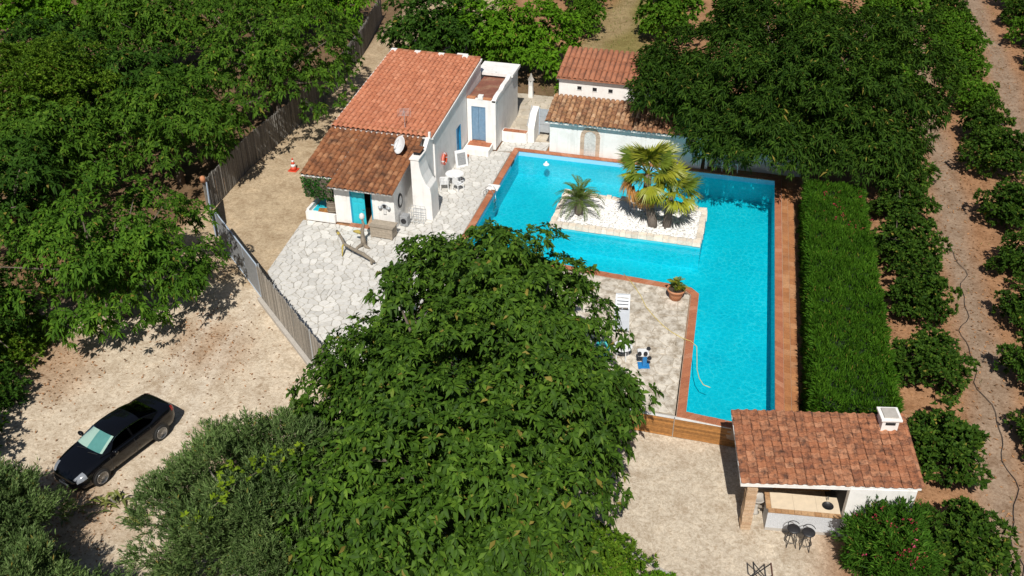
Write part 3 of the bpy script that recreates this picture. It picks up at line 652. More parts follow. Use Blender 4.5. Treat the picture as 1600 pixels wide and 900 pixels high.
def build_annex():
    A = thing('annex', 'small white flat-roofed annex with a grey-blue shuttered door', 'annex', (-16, 54.5, 0))
    x0, x1, y0, y1, zt = -16.88, -15.08, 52.45, 56.5, 3.22
    d0, d1 = -16.62, -15.72
    w = MB(); w.box(x0, d0, y0, y0 + .22, 0, zt); w.box(d1, x1, y0, y0 + .22, 0, zt); w.box(d0, d1, y0, y0 + .22, 2.75, zt); w.build('front_wall', 'plaster', A)
    MB().box(d0, d1, y0, y0 + .22, 0, .42).build('door_base', 'plaster', A)
    MB().box(x1 - .22, x1, y0 + .22, y1, 0, zt).build('side_wall', 'plaster', A)
    MB().box(x0, x1 - .22, y1 - .22, y1, 0, zt).build('back_wall', 'plaster', A)
    MB().box(x0, x1 - .2, y0 + .2, y1 - .2, zt - .12, zt - .03).build('flat_roof', 'flat_roof', A)
    r = random.Random(12)
    pts = []                                                   # lumpy parapet on the pool side, rising to the back
    for k in range(9):
        y = y0 + (y1 - y0) * k / 8; pts.append((x1 - .26, y, zt + .02 + .10 * math.sin(k * 1.1) ** 2 + .03 * k))
    MB().extrude([(x1 - .26, y0, zt - .15)] + [(x1 - .26, y1, zt - .15)] + pts[::-1], (.28, 0, 0)).build('parapet', 'plaster', A, bevel=.03)
    MB().box(x0, x0 + .5, y0 - .01, y0 + .25, zt, zt + .09).build('coping_end', 'terracotta', A)
    MB().box(x0 + .7, x0 + 1.0, y0 - .03, y0 + .26, zt, zt + .24).build('coping_block', 'plaster', A)
    MB().box(x0 + 1.0, x1 - .27, y0 - .01, y0 + .25, zt, zt + .07).build('coping_end', 'terracotta', A)
    MB().box(-17.35, -14.95, 56.0, 57.9, 3.35, 3.52).build('rear_slab', 'plaster', A)
    MB().box(-17.2, -15.1, 56.55, 57.8, 0, 3.35).build('rear_wall', 'plaster', A)
    MB().lathe([(.10, 0), (.10, .22), (.13, .24), (.13, .3), (0, .34)], 12, (-16.1, 56.2, zt - .03)).build('vent_pipe', 'black_metal', A)
    fr = MB(); fr.box(d0, d0 + .06, y0 + .03, y0 + .12, .5, 2.75); fr.box(d1 - .06, d1, y0 + .03, y0 + .12, .5, 2.75); fr.box(d0 + .06, d1 - .06, y0 + .03, y0 + .12, 2.68, 2.75)
    fr.build('door_frame', 'shutter_blue', A)
    for k in range(2):
        xa = d0 + .065 + k * .39
        lf = MB().box(xa, xa + .375, y0 + .06, y0 + .10, .52, 2.67).build('shutter', 'shutter_blue', A)
        for j in range(4): MB().box(xa + .012 + j * .09, xa + .088 + j * .09, y0 + .045, y0 + .06, .55, 2.64).build('board', 'shutter_blue', lf)
    for k in range(3): MB().box(d0 + k * .3, d0 + .29 + k * .3, y0 - .08, y0 + .12, .42, .48).build('sill_brick', 'brick_coping', A)
    st = MB().box(-16.85, -15.25, 51.35, 52.45, 0, .40).build('step', 'plaster', A, bevel=.02)
    for k in range(5): MB().box(-16.75 + k * .285, -16.475 + k * .285, 51.9, 52.44, .402, .44).build('tread_brick', 'brick_coping', st)
build_annex()

def build_back_house():
    B = thing('pool_house', 'two-tier white pool house with an old tiled lower roof behind the pool', 'pool house', (-8, 54, 0))
    x0, x1 = -11.85, -2.6
    MB().box(x0, x1, 53.12, 53.36, 0, 2.12).build('front_wall', 'plaster', B)
    zl = lambda y: 2.22 + (y - 53.0) * .26
    for xa in (x0, x1 - .24): MB().extrude([(xa, 53.36, 0), (xa, 58.2, 0), (xa, 58.2, 2.5), (xa, 55.3, 2.5), (xa, 53.36, zl(53.36) - .16)], (.24, 0, 0)).build('side_wall', 'plaster', B)
    lr = slab(x0 - .25, x1 + .2, 52.82, zl(52.82) - .03, 55.35, zl(55.35) - .03, .14).build('lower_roof', 'plaster', B)
    slab(x0 - .23, x1 + .18, 52.80, zl(52.80) - .015, 55.33, zl(55.33) - .015, .01).build('mortar_bed', 'roof_bed', lr)
    tag(barrel_roof(x0 - .25, x1 + .2, 52.72, zl(52.72), 55.3, zl(55.3), .29, .40, 'tile_old', 21, eave_jit=.06).build('roof_tiles', 'tile_old', lr, True), kind='stuff')
    MB().box(x0 + .02, -4.3, 55.36, 55.6, 2.3, 3.98).build('upper_wall', 'plaster', B); MB().extrude([(x0 + .02, 55.6, 2.501), (x0 + .02, 58.2, 2.501), (x0 + .02, 58.2, 4.58), (x0 + .02, 55.6, 3.95)], (.22, 0, 0)).build('upper_side_wall', 'plaster', B)
    for xv in (-10.55, -9.6, -8.62):
        v = MB().box(xv - .13, xv + .13, 55.353, 55.362, 3.28, 3.5).build('vent', 'dark_void', B)
        MB().box(xv - .16, xv + .16, 55.33, 55.36, 3.25, 3.28).build('vent_sill', 'plaster_old', v)
    zu = lambda y: 4.06 + (y - 55.4) * .25
    ur = slab(x0 - .1, -4.1, 55.2, zu(55.2) - .03, 58.3, zu(58.3) - .03, .12).build('upper_roof', 'plaster', B)
    slab(x0 - .08, -4.12, 55.18, zu(55.18) - .015, 58.28, zu(58.28) - .015, .01).build('mortar_bed', 'roof_bed', ur)
    tag(barrel_roof(x0 - .12, -4.05, 55.12, zu(55.12), 58.25, zu(58.25), .33, 1.05, 'tile_ribbed', 22, eave_jit=.02).build('roof_tiles', 'tile_ribbed', ur, True), kind='stuff')
    MB().box(x0 - .12, -4.05, 55.08, 55.16, zu(55.12) - .02, zu(55.12) + .05).build('eave_board', 'tile_ribbed', ur)
    MB().box(-6.05, -5.3, 54.9, 55.6, 2.5, 4.15, .06).build('chimney', 'plaster', B)
    # arched stone niche
    n = MB(); cx = -9.33; zc = 1.28; yf = 53.06
    st = []
    ang = [math.pi * k / 7 for k in range(8)]
    for k in range(7):
        a, b = ang[k] + .02, ang[k + 1] - .02; ri, ro = .36, .60
        MB().extrude([(cx + ri * math.cos(a), yf, zc + ri * math.sin(a)), (cx + ro * math.cos(a), yf, zc + ro * math.sin(a)), (cx + ro * math.cos(b), yf, zc + ro * math.sin(b)), (cx + ri * math.cos(b), yf, zc + ri * math.sin(b))], (0, .07, 0)).build('arch_stone', 'arch_stone', B)
    for s in (-1, 1):
        for k in range(3):
            xa, xb = sorted((cx + s * .36, cx + s * .60)); MB().box(xa, xb, yf - .01 * (k == 2), yf + .07, .03 + k * .418, .03 + k * .418 + .405).build('jamb_stone', 'arch_stone', B)
    MB().extrude([(cx - .36, 53.09, .02), (cx + .36, 53.09, .02)] + [(cx + .36 * math.cos(a), 53.09, zc + .36 * math.sin(a)) for a in ang], (0, .028, 0)).build('niche_panel', 'pebble_bed', B)
    # lean-to at the shaded end
    for xp in (-2.3, -.9): MB().box(xp - .08, xp + .08, 53.2, 53.36, 0, 2.0).build('post', 'plaster', B)
    MB().box(-2.6, -.7, 53.1, 54.8, 2.0, 2.12).build('lean_to_roof', 'wood_grey', B)
build_back_house()
def wall_thing(name, label, cat, mb, mat, bev=.02): return tag(mb.build(name, mat, None, bevel=bev), label, cat)
wall_thing('garden_wall', 'shaded white garden wall behind the far right pool edge under the big tree', 'wall', MB().box(-2.4, 3.2, 53.75, 54.0, -.1, 1.15), 'plaster_old')
def build_gate():
    G = thing('seat_wall', 'low white seat wall topped with bricks beside the annex', 'wall', (-14, 53.9, 0))
    MB().box(-15.06, -13.45, 53.75, 54.25, 0, .72).build('wall', 'plaster', G, bevel=.02)
    for k in range(6): MB().box(-14.98 + k * .25, -14.74 + k * .25, 53.74, 54.1, .722, .76).build('brick', 'brick_coping', G)
    P = thing('gate_pier', 'tall white pier with a sloping top beside the grey metal gate', 'pier', (-13.2, 54.5, 0))
    MB().extrude([(-13.45, 53.95, 0), (-13.45, 55.3, 0), (-13.45, 55.3, 1.95), (-13.45, 54.6, 1.75), (-13.45, 53.95, 1.05)], (.42, 0, 0)).build('pier', 'plaster', P, bevel=.03)
    MB().tube([(-13.5, 54.0, 1.1), (-13.5, 55.2, 1.98)], .03).build('edge_bar', 'grey_metal', P)
    g = thing('metal_gate', 'grey sheet metal gate between the white pier and the pool house', 'gate', (-12.5, 55.3, 0))
    for k in range(3): MB().box(-13.0, -12.02, 55.25, 55.29, .22 + k * .53, .22 + k * .53 + .51).build('panel', 'grey_metal', g)
    for x in (-13.02, -12.02): MB().box(x - .03, x + .03, 55.22, 55.32, 0, 1.85).build('upright', 'gate_frame', g)
build_gate()
# ---------------------------------------------------------------- outdoor kitchen
def build_kitchen():
    K = thing('outdoor_kitchen', 'open white outdoor kitchen pavilion with a mottled clay tile roof', 'pavilion', (1.43, 25.99, -1.0), R(12.3))
    W_, D_, ze, zb = 6.32, 3.0, 2.58, 3.26
    zz = lambda v: ze + (zb - ze) * v / D_
    B = lambda *a: MB().box(*a)
    B(3.86, 6.2, -.12, .12, 0, ze - .12).build('front_wall', 'plaster', K, local=True, bevel=.015)
    B(5.98, 6.2, .12, 2.8, 0, ze - .05).build('side_wall', 'plaster', K, local=True)
    B(1.0, 6.2, 2.8, 3.0, 0, zz(2.8) - .14).build('back_wall', 'plaster_old', K, local=True)
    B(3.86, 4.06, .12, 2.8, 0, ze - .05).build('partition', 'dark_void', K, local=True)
    B(.02, 3.86, -.08, .12, ze - .22, ze - .07).build('lintel', 'plaster', K, local=True)
    roof = MB().hexa([(0, -.1, zz(-.1) - .09), (W_, -.1, zz(-.1) - .09), (W_, D_, zb - .09), (0, D_, zb - .09), (0, -.1, zz(-.1) - .01), (W_, -.1, zz(-.1) - .01), (W_, D_, zb - .01), (0, D_, zb - .01)]).build('roof', 'plaster', K, local=True)
    MB().hexa([(.03, -.08, zz(-.08) - .008), (W_ - .03, -.08, zz(-.08) - .008), (W_ - .03, D_ - .02, zb - .01), (.03, D_ - .02, zb - .01), (.03, -.08, zz(-.08)), (W_ - .03, -.08, zz(-.08)), (W_ - .03, D_ - .02, zb - .002), (.03, D_ - .02, zb - .002)]).build('mortar_bed', 'roof_bed', roof, local=True)
    # individually laid tiles
    n, m = 19, 14; cw = W_ / n; rl = (D_ + .18) / m; sl_ = math.atan2(zb - ze, D_); r = random.Random(3)
    prof = [(0, .030), (.05, .012), (.13, .010), (.175, .035), (.225, .075), (.275, .072), (cw - .010, .030)]
    var = []
    for q in range(5):
        mb = MB(); rows = []; L = rl * 1.16
        for y, lf in ((0, .050), (L, 0)): rows.append([(x, y, h * (1 + .1 * r.uniform(-1, 1)) + lf) for x, h in prof])
        mb.grid(rows); lip = [[(x, 0, h + .050) for x, h in prof], [(x, .0, h + .034) for x, h in prof]]; mb.grid(lip, True)
        var.append(mb.mesh('roof_tile', 'tile_pavilion'))
    for i in range(n):
        for j in range(m):
            v = -.14 + j * rl * math.cos(sl_)
            link('roof_tile', var[r.randrange(5)], roof, (i * cw + r.uniform(-.012, .012), v + r.uniform(-.015, .015), zz(v) + .004 + r.uniform(0, .008)), (sl_, r.uniform(-.02, .02), r.uniform(-.02, .02)))
    for j in range(9):                                      # half-round verge tiles on the right edge
        v = -.1 + j * .345; mb = MB(); rows = []
        for y in (0, .38): rows.append([(.11 * math.cos(t), y, .11 * math.sin(t) + (.03 if y == 0 else 0)) for t in [math.pi * k / 6 for k in range(7)]])
        mb.grid(rows, True); link('verge_tile', mb.mesh('verge_tile', 'tile_pavilion'), roof, (W_ + .02, v, zz(v) - .02), (sl_, 0, 0))
    ch = B(5.38, 5.98, 2.25, 2.85, 2.9, 3.62).build('chimney', 'plaster', K, local=True)
    B(5.50, 5.86, 2.238, 2.252, 3.40, 3.52).build('smoke_slot', 'dark_void', ch, local=True)
    B(5.30, 6.06, 2.17, 2.93, 3.62, 3.70).build('chimney_cap', 'plaster', ch, local=True, bevel=.01)
    B(5.42, 5.94, 2.29, 2.81, 3.70, 3.76).build('cap_slab', 'concrete', ch, local=True)
    # brick pillar at the open corner
    for k in range(30):
        dx = r.uniform(-.012, .012); B(.33 + dx, .70 + dx, .06, .42, k * .081, k * .081 + .073).build('pillar_brick', 'brick_pale', K, local=True)
    B(.35, .68, .08, .40, 0, 2.43).build('pillar_core', 'joint_dirty', K, local=True)
    # counter, slightly out of square with the wall
    c = B(0, 2.60, 0, .72, 0, .96).build('counter', 'mosaic', K, local=True, loc=(1.23, .10, 0), rot=(0, 0, R(-4.5)))
    B(-.004, 2.604, -.004, .3, 0, .14).build('plinth', 'concrete', c, local=True)
    for k in range(11): B(k * .2364, k * .2364 + .228, -.05, .13, .962, 1.02).build('edge_brick', 'brick_orange', c, local=True)
    for k in range(4): B(-.06, .12, .14 + k * .2, .33 + k * .2, .962, 1.02).build('edge_brick', 'brick_orange', c, local=True)
    for k in range(3): B(.13 + k * .82, .945 + k * .82, .14, .95, .962, 1.012).build('worktop_slab', 'pale_worktop', c, local=True)
    s = MB().lathe([(.21, .055), (.21, .06), (.185, .06), (.17, .02), (0, .012)], 24, (2.18, .5, .962)).build('sink', 'black_metal', c, True, local=True)
    MB().tube([(2.18, .76, .97), (2.18, .76, 1.22), (2.18, .70, 1.28), (2.18, .58, 1.24)], .016).build('tap', 'steel', c, local=True)
    B(1.9, 3.8, 2.2, 2.75, 0, .9).build('back_counter', 'wood_warm', K, local=True); B(1.25, 1.9, 2.2, 2.75, 0, .92).build('fridge', 'plastic_white', K, local=True)
    B(1.6, 3.7, 1.2, 1.5, .98, 1.05).build('wooden_shelf', 'wood_warm', K, local=True)
    # washstand by the pillar
    wsh = thing('washstand', 'small pale round basin on a post behind the brick pillar', 'washbasin', (2.22, 27.15, -1.0))
    MB().lathe([(.10, .62), (.26, .70), (.30, .80), (.27, .80), (.2, .74), (0, .72)], 18).build('bowl', 'concrete', wsh, True, local=True)
    MB().lathe([(.16, 0), (.10, .05), (.07, .3), (.10, .62)], 12).build('post', 'concrete', wsh, True, local=True)
    MB().box(-.3, .3, -.04, .04, .3, .36).build('cross_rail', 'wood_grey', wsh, local=True)
build_kitchen()
def build_stool(name, label, loc, rz):
    s = thing(name, label, 'stool', loc, rz, 'bar stools at the kitchen counter')
    MB().lathe([(0, .80), (.20, .80), (.235, .83), (.235, .86), (.2, .885), (0, .89)], 22).build('seat', 'black_metal', s, True, local=True)
    for k in range(4):
        a = math.pi / 4 + k * math.pi / 2; c, d = math.cos(a), math.sin(a)
        MB().tube([(c * .13, d * .13, .81), (c * .17, d * .17, .4), (c * .24, d * .24, 0)], .017, 6).build('leg', 'black_metal', s, local=True)
    MB().torus((0, 0, .30), .19, .012, n=20, k=6).build('footring', 'black_metal', s, True, local=True)
    MB().torus((0, .05, .98), .21, .016, n=14, k=6, a0=-.4, a1=2.4).build('backrest', 'black_metal', s, True, local=True)
    return s
build_stool('bar_stool', 'left of the two black metal bar stools at the mosaic counter', (3.55, 25.85, -1.0), R(10))
build_stool('bar_stool', 'right of the two black metal bar stools at the mosaic counter', (4.07, 25.82, -1.0), R(-8))
def build_stand():
    s = thing('folding_stand', 'black and rust folding metal trestle at the bottom edge of the yard', 'trestle', (2.55, 23.6, -1.0), R(8))
    for y in (-.25, .25):
        MB().tube([(-.42, y, 0), (.30, y, 1.0)], .022, 7).build('leg', 'black_metal', s, local=True); MB().tube([(.42, y * .9, 0), (-.30, y * .9, 1.0)], .022, 7).build('leg', 'black_metal', s, local=True)
    MB().tube([(.30, -.27, 1.0), (.30, .27, 1.0)], .03, 7).build('top_bar', 'rusty_metal', s, local=True); MB().tube([(-.30, -.25, 1.0), (-.30, .25, 1.0)], .026, 7).build('top_bar', 'black_metal', s, local=True)
build_stand()

# ---------------------------------------------------------------- fences
def reed_panel(p, q, h, seed, z0, d=.02, w=.05, zf=None):
    """upright reeds packed side by side, one mesh"""
    r = random.Random(seed); p, q = Vector(p), Vector(q); L = (q - p).length; t = (q - p) / L; nr = Vector((-t.y, t.x)); mb = MB(); n = int(L / w)
    for k in range(n):
        a = p + t * (k * w); o = r.uniform(-d, d); hh = h + r.uniform(-.07, .06); b = a + t * w * r.uniform(.8, .98); e = r.uniform(.01, .022)
        c = [a + nr * (o - e), b + nr * (o - e), b + nr * (o + e), a + nr * (o + e)]; zz_ = z0 + r.uniform(0, .03)
        j = nr * r.uniform(-.02, .02)
        mb.hexa([(*v, zz_) for v in c] + [(*(v + j), zz_ + hh) for v in c])
    return mb
def build_fences():
    A, G1, G2, E_ = Vector((-26.0, 38.05)), Vector((-21.56, 33.98)), Vector((-26.0, 38.05)), Vector((-17.4, 30.3))
    d = (G1 - A).normalized(); n = Vector((-d.y, d.x))
    f = thing('reed_fence', 'grey brushwood fence in front of the patio, right of the metal gate', 'fence', (-19.5, 32.2, -.08))
    tag(reed_panel(G1 + d * .1, E_ + d * 2.6, 1.95, 3, -.08).build('reeds', 'reed', f), kind='stuff')
    for k in range(4):
        p = G1 + d * (.1 + k * 2.05) + n * .07; MB().tube([(*p, -.1), (*p, 2.0)], .035).build('post', 'grey_metal', f)
    for z in (.5, 1.5): MB().tube([(*(G1 + n * .05), z), (*(E_ + d * 2.5 + n * .05), z)], .018, 6).build('rail', 'grey_metal', f)
    a, b = G1 - n * .12, E_ + d * 2.6 - n * .12; k = Vector((n.x, n.y)) * .1
    MB().hexa([(*(a - k), -.2), (*(b - k), -.2), (*(b + k), -.2), (*(a + k), -.2), (*(a - k), .12), (*(b - k), .12), (*(b + k), .12), (*(a + k), .12)]).build('kerb', 'concrete', f, bevel=.02)
    def gate(name, label, p, q, h, bars):
        g = thing(name, label, 'gate', (p.x, p.y, -.08)); t = (q - p).normalized(); m = Vector((-t.y, t.x)); L = (q - p).length
        fr = lambda a_, b_, nm='frame_bar', r_=.035: MB().tube([a_, b_], r_, 4).build(nm, 'gate_frame', g)
        fr((*p, .0), (*p, h)); fr((*q, .0), (*q, h)); fr((*p, h), (*q, h)); fr((*p, .08), (*q, .08))
        for k in range(1, bars):
            c = p + t * L * k / bars; fr((*c, .08), (*c, h), 'mullion', .022)
        a, b = p + t * .03, q - t * .03; e = m * .008
        MB().hexa([(*(a - e), .1), (*(b - e), .1), (*(b + e), .1), (*(a + e), .1), (*(a - e), h - .03), (*(b - e), h - .03), (*(b + e), h - .03), (*(a + e), h - .03)]).build('screen', 'gate_mesh', g)
        MB().tube([(*(p + t * L * .1 - m * .05), 1.0), (*(p + t * L * .1 - m * .05), 1.2)], .02).build('handle', 'steel', g)
    gate('sliding_gate', 'long blue-grey metal gate with a screened panel along the driveway', A, G1, 1.95, 3)
    gate('open_gate_leaf', 'short narrow metal gate leaf standing open at the fence corner', Vector((-28.1, 40.9)), Vector((-26.6, 38.6)), 1.85, 1)
    # the old reed screen along the lane behind the house
    b = thing('lane_fence', 'dark old reed screen fence along the lane under the trees', 'fence', (-28.6, 55, -.08))
    pts = [(-28.3, 41.0), (-28.7, 46.5), (-28.5, 52.0), (-28.5, 59.0), (-29.4, 66.0), (-31.0, 74.0)]
    for k in range(len(pts) - 1):
        tag(reed_panel(pts[k], pts[k + 1], 2.0, 40 + k, -.1, .02, .045).build('reeds', 'reed_dark', b), kind='stuff')
        MB().tube([(pts[k][0] - .08, pts[k][1], -.1), (pts[k][0] - .08, pts[k][1], 2.05)], .05).build('post', 'bark_grey', b)
    MB().lathe([(.13, 0), (.15, .2), (.13, .3), (.05, .36), (0, .37)], 14, (-28.3, 40.9, 1.85)).build('post_cap', 'terracotta', b, True)
build_fences()
def build_kerb():
    k = thing('yard_kerb', 'low grey kerb edging the front of the lower yard', 'kerb', (-1.5, 23.7, -1.0), R(-24))
    for i in range(8): MB().box(-1.8 + i * .62, -1.2 + i * .62, -.07, .07, -.1, .14).build('kerb_stone', 'concrete', k, local=True, bevel=.01)
build_kerb()

# ---------------------------------------------------------------- things around the house
def build_small():
    # satellite dish
    d = thing('satellite_dish', 'white satellite dish on the rust-brown lower roof', 'satellite dish', (-18.15, 44.55, 3.05))
    rows = []; ax = Vector((-.6, -.65, .47)).normalized(); u = ax.orthogonal().normalized(); w = ax.cross(u); c = Vector((0, 0, .55))
    for i in range(7):
        q = .50 * i / 6; rows.append([c + (u * math.cos(2 * math.pi * k / 28) * q + w * math.sin(2 * math.pi * k / 28) * q) + ax * (q * q * .42) for k in range(29)])
    o = MB().grid(rows).build('reflector', 'plastic_white', d, True, local=True); so_ = o.modifiers.new('thick', 'SOLIDIFY'); so_.thickness = .015
    MB().tube([(0, .12, -.05), (0, .12, .5), (0, .02, .55)], .025).build('mast', 'grey_metal', d, local=True)
    f = c + ax * .5 - Vector((.0, 0, .12)); MB().tube([c - w * .45, f], .012).build('arm', 'grey_metal', d, local=True)
    MB().tube([f - ax * .02, f + ax * .12], .035).build('receiver', 'plastic_white', d, local=True)
    # aerial
    a = thing('tv_aerial', 'thin wire television aerial standing on the roof step', 'aerial', (-18.7, 46.7, 3.5), R(20))
    MB().tube([(0, 0, -.1), (0, 0, 1.1)], .018).build('mast', 'grey_metal', a, local=True)
    MB().tube([(-.1, -.5, 1.05), (.0, .5, 1.05)], .012).build('boom', 'grey_metal', a, local=True)
    for k in range(6): y = -.45 + k * .18; MB().tube([(-.28, y, 1.05), (.28, y, 1.05)], .008, 5).build('element', 'grey_metal', a, local=True)
    for x in (-.35, .35): MB().tube([(x, .3, .62), (x, .3, 1.1)], .008, 5).build('element', 'grey_metal', a, local=True)
    # lifebuoy
    b = thing('lifebuoy', 'orange lifebuoy hanging on the shaded pool-side wall', 'lifebuoy', (-16.8, 47.7, 1.45))
    MB().torus((0, 0, 0), .29, .085, (1, 0, 0), 32, 10).build('ring', 'buoy_orange', b, True, local=True)
    for k in range(4):
        t = math.pi / 4 + k * math.pi / 2; MB().torus((0, .0, 0), .29, .089, (1, 0, 0), 4, 10, t - .12, t + .12).build('band', 'plastic_white', b, True, local=True)
    MB().torus((.02, 0, 0), .39, .012, (1, 0, 0), 32, 6).build('rope', 'plastic_white', b, True, local=True)
    # round table and chairs
    def table(label, loc, rad, h):
        t = thing('garden_table', label, 'table', loc)
        MB().lathe([(0, h - .03), (rad - .02, h - .03), (rad, h - .015), (rad, h), (0, h + .004)], 30).build('top', 'plastic_white', t, local=True)
        for k in range(4): q = .7 + k * math.pi / 2; MB().tube([(math.cos(q) * rad * .6, math.sin(q) * rad * .6, h - .03), (math.cos(q) * rad * .75, math.sin(q) * rad * .75, 0)], .025).build('leg', 'plastic_white', t, local=True)
    def chair(label, loc, rz, mat='plastic_white', grp=None):
        t = thing('garden_chair', label, 'chair', loc, rz, grp)
        MB().box(-.23, .23, -.22, .22, .41, .45).build('seat', mat, t, local=True, bevel=.015)
        for x in (-.2, .2):
            for y in (-.19, .19): MB().tube([(x, y, .42), (x * 1.2, y * 1.2, 0)], .022).build('leg', mat, t, local=True)
            MB().tube([(x * 1.12, .2, .42), (x * 1.15, .22, .66), (x * 1.15, -.2, .66), (x * 1.12, -.2, .42)], .02).build('armrest', mat, t, local=True)
        for k in range(5): MB().box(-.19 + k * .08, -.13 + k * .08, .21, .235, .47, .86).build('back_slat', mat, t, local=True)
        MB().box(-.22, .22, .205, .24, .86, .92).build('top_rail', mat, t, local=True, bevel=.01)
    table('round white plastic table below the lifebuoy by the house wall', (-16.15, 47.45, 0), .52, .72)
    chair('white plastic chair on the pool side of the round table below the lifebuoy', (-15.75, 46.85, 0), R(150), grp='white garden chairs by the house')
    chair('white plastic chair pushed in nearest the chimney at the round table', (-16.55, 46.75, 0), R(200), grp='white garden chairs by the house')
    # notice board leaning at the blue door
    n = thing('leaning_board', 'white-framed grey board leaning on the wall by the blue door', 'board', (-16.42, 49.75, 0), R(-50))
    MB().hexa([(.0, -.38, 0), (.05, -.38, 0), (.05, .38, 0), (0, .38, 0), (-.25, -.38, 1.0), (-.2, -.38, 1.0), (-.2, .38, 1.0), (-.25, .38, 1.0)]).build('frame', 'plastic_white', n, local=True)
    MB().hexa([(.052 - .03, -.26, .13), (.062 - .03, -.26, .13), (.062 - .03, .26, .13), (.052 - .03, .26, .13), (-.155, -.26, .84), (-.145, -.26, .84), (-.145, .26, .84), (-.155, .26, .84)]).build('panel', 'gate_mesh', n, local=True)
    # ivy mat hanging over the nook
    # (leaves are added with the plants)
    # black round mirror on the front side wall
    m = thing('wall_mirror', 'oval black-rimmed mirror on the white side wall by the chimney', 'mirror', (-17.60, 42.55, 1.35))
    MB().torus((0, 0, 0), .24, .055, (1, 0, 0), 30, 8).build('rim', 'black_metal', m, True, local=True); MB().lathe([(0, 0), (.23, 0), (.23, .02), (0, .02)], 26).build('glass', 'plaster_old', m, False, 0, (0, 0, 0), (0, R(90), 0), True); m.scale = (1, 1, 1.45)
    # white wall ornament right of the door
    w = thing('wall_ornament', 'grey and white wrought ornament on the wall right of the door', 'ornament', (-18.15, 41.68, 1.25))
    MB().box(-.09, .09, -.03, .03, -.32, -.05).build('bracket', 'plaster_old', w, local=True); MB().torus((0, 0, .12), .15, .03, (0, 1, 0), 20, 6).build('wheel', 'grey_metal', w, True, local=True)
    for s in (-1, 1): MB().lathe([(0, -.09), (.1, -.05), (.11, .03), (0, .09)], 12, (s * .24, -.05, .08)).build('bowl', 'grey_metal', w, True, local=True)
    MB().box(-.07, .07, -.05, .01, .05, .2).build('centre', 'black_metal', w, local=True)
    # box-shaped loudspeaker-like heater and wire rack
    h = thing('heater_box', 'grey box with a round dark grille at the foot of the side wall', 'heater', (-17.32, 42.35, 0), R(0))
    MB().box(-.22, .22, -.2, .25, 0, .62).build('case', 'gate_mesh', h, local=True, bevel=.03); MB().lathe([(0, 0), (.15, 0), (.15, .03), (0, .04)], 18).build('grille', 'black_metal', h, False, 0, (0, -.2, .34), (R(90), 0, 0), True)
    rk = thing('wire_rack', 'grey wire rack standing in front of the chimney breast', 'rack', (-16.75, 42.75, 0))
    for z in (.15, .42, .7, .95):
        for y in (-.16, .16): MB().tube([(-.4, y, z), (.4, y, z)], .011, 5).build('rail', 'grey_metal', rk, local=True)
    for x in (-.4, -.13, .13, .4):
        for y in (-.16, .16): MB().tube([(x, y, 0), (x, y, .97)], .011, 5).build('upright', 'grey_metal', rk, local=True)
    # weathered wooden chest
    c = thing('wooden_chest', 'weathered grey wooden chest under the window wall right of the door', 'chest', (-18.0, 40.95, 0), R(-2))
    for k in range(4): MB().box(-.62, .62, -.32, .32, .08 + k * .15, .22 + k * .15).build('plank', 'wood_grey', c, local=True)
    for k in range(3): MB().box(-.68, .68, -.37 + k * .25, -.13 + k * .25, .69, .735).build('lid_board', 'wood_grey', c, local=True)
    for x in (-.55, .55):
        for y in (-.27, .27): MB().box(x - .05, x + .05, y - .05, y + .05, 0, .08).build('foot', 'wood_grey', c, local=True)
    # standing driftwood figure and the bleached branches
    p = thing('driftwood_stump', 'upright twisted grey driftwood stump standing beside the chest', 'driftwood', (-18.75, 40.0, 0))
    MB().tube([(.1, -.25, 0), (.02, -.1, .3), (-.05, 0, .7), (.05, .05, 1.1), (-.02, .1, 1.4)], [.17, .13, .10, .08, .05], 9).build('trunk', 'driftwood', p, True, local=True)
    MB().tube([(.1, -.2, .1), (.3, -.45, .1), (.55, -.5, .04)], [.12, .09, .04], 8).build('root', 'driftwood', p, True, local=True); MB().tube([(.1, -.2, .12), (-.1, -.6, .08), (-.15, -.95, .03)], [.11, .08, .04], 8).build('root', 'driftwood', p, True, local=True)
    MB().tube([(-.04, 0, .6), (-.28, -.08, .72), (-.5, -.05, .68)], [.09, .11, .05], 8).build('stub', 'driftwood_moss', p, True, local=True)
    MB().lathe([(0, 0), (.1, .02), (.15, .14), (.12, .3), (.05, .36), (0, .37)], 12, (-.02, .1, 1.38)).build('carved_head', 'plaster_old', p, True, local=True)
    q = thing('driftwood_branch', 'long bent grey branch with a yellowish end lying on the paving', 'driftwood', (-18.6, 38.4, .05))
    MB().tube([(-1.5, 1.35, .62), (-1.1, .95, .55), (-.75, .5, .46), (-.2, .25, .40), (.5, 0, .34), (1.2, -.3, .18)], [.075, .07, .08, .085, .10, .07], 9).build('branch', 'driftwood', q, True, local=True)
    MB().tube([(-1.55, 1.4, .63), (-1.35, 1.2, .59), (-1.25, 1.1, .575)], [.05, .085, .079], 9).build('mossy_end', 'driftwood_moss', q, True, local=True)
    MB().tube([(-.75, .5, .46), (-.78, .34, .40), (-.72, .15, .20), (-.7, .05, 0)], [.06, .05, .045, .03], 7).build('prop', 'driftwood_moss', q, True, local=True)
    MB().tube([(1.0, -.25, .2), (1.05, -.3, 0)], .06, 7).build('foot', 'driftwood', q, True, local=True)
    MB().tube([(-.35, .25, .42), (-.32, .32, .56), (-.28, .33, .66)], [.03, .025, .012], 6).build('twig', 'driftwood', q, True, local=True)
    # barrel-like wicker chair and slab in the nook
    b = thing('wicker_barrel', 'grey-brown wicker barrel standing in the nook beside the door', 'barrel', (-21.35, 42.05, .36))
    MB().lathe([(.26, 0), (.30, .2), (.31, .5), (.27, .78), (.29, .80), (.25, .80), (.24, .6), (0, .58)], 20).build('body', 'rattan', b, True, local=True)
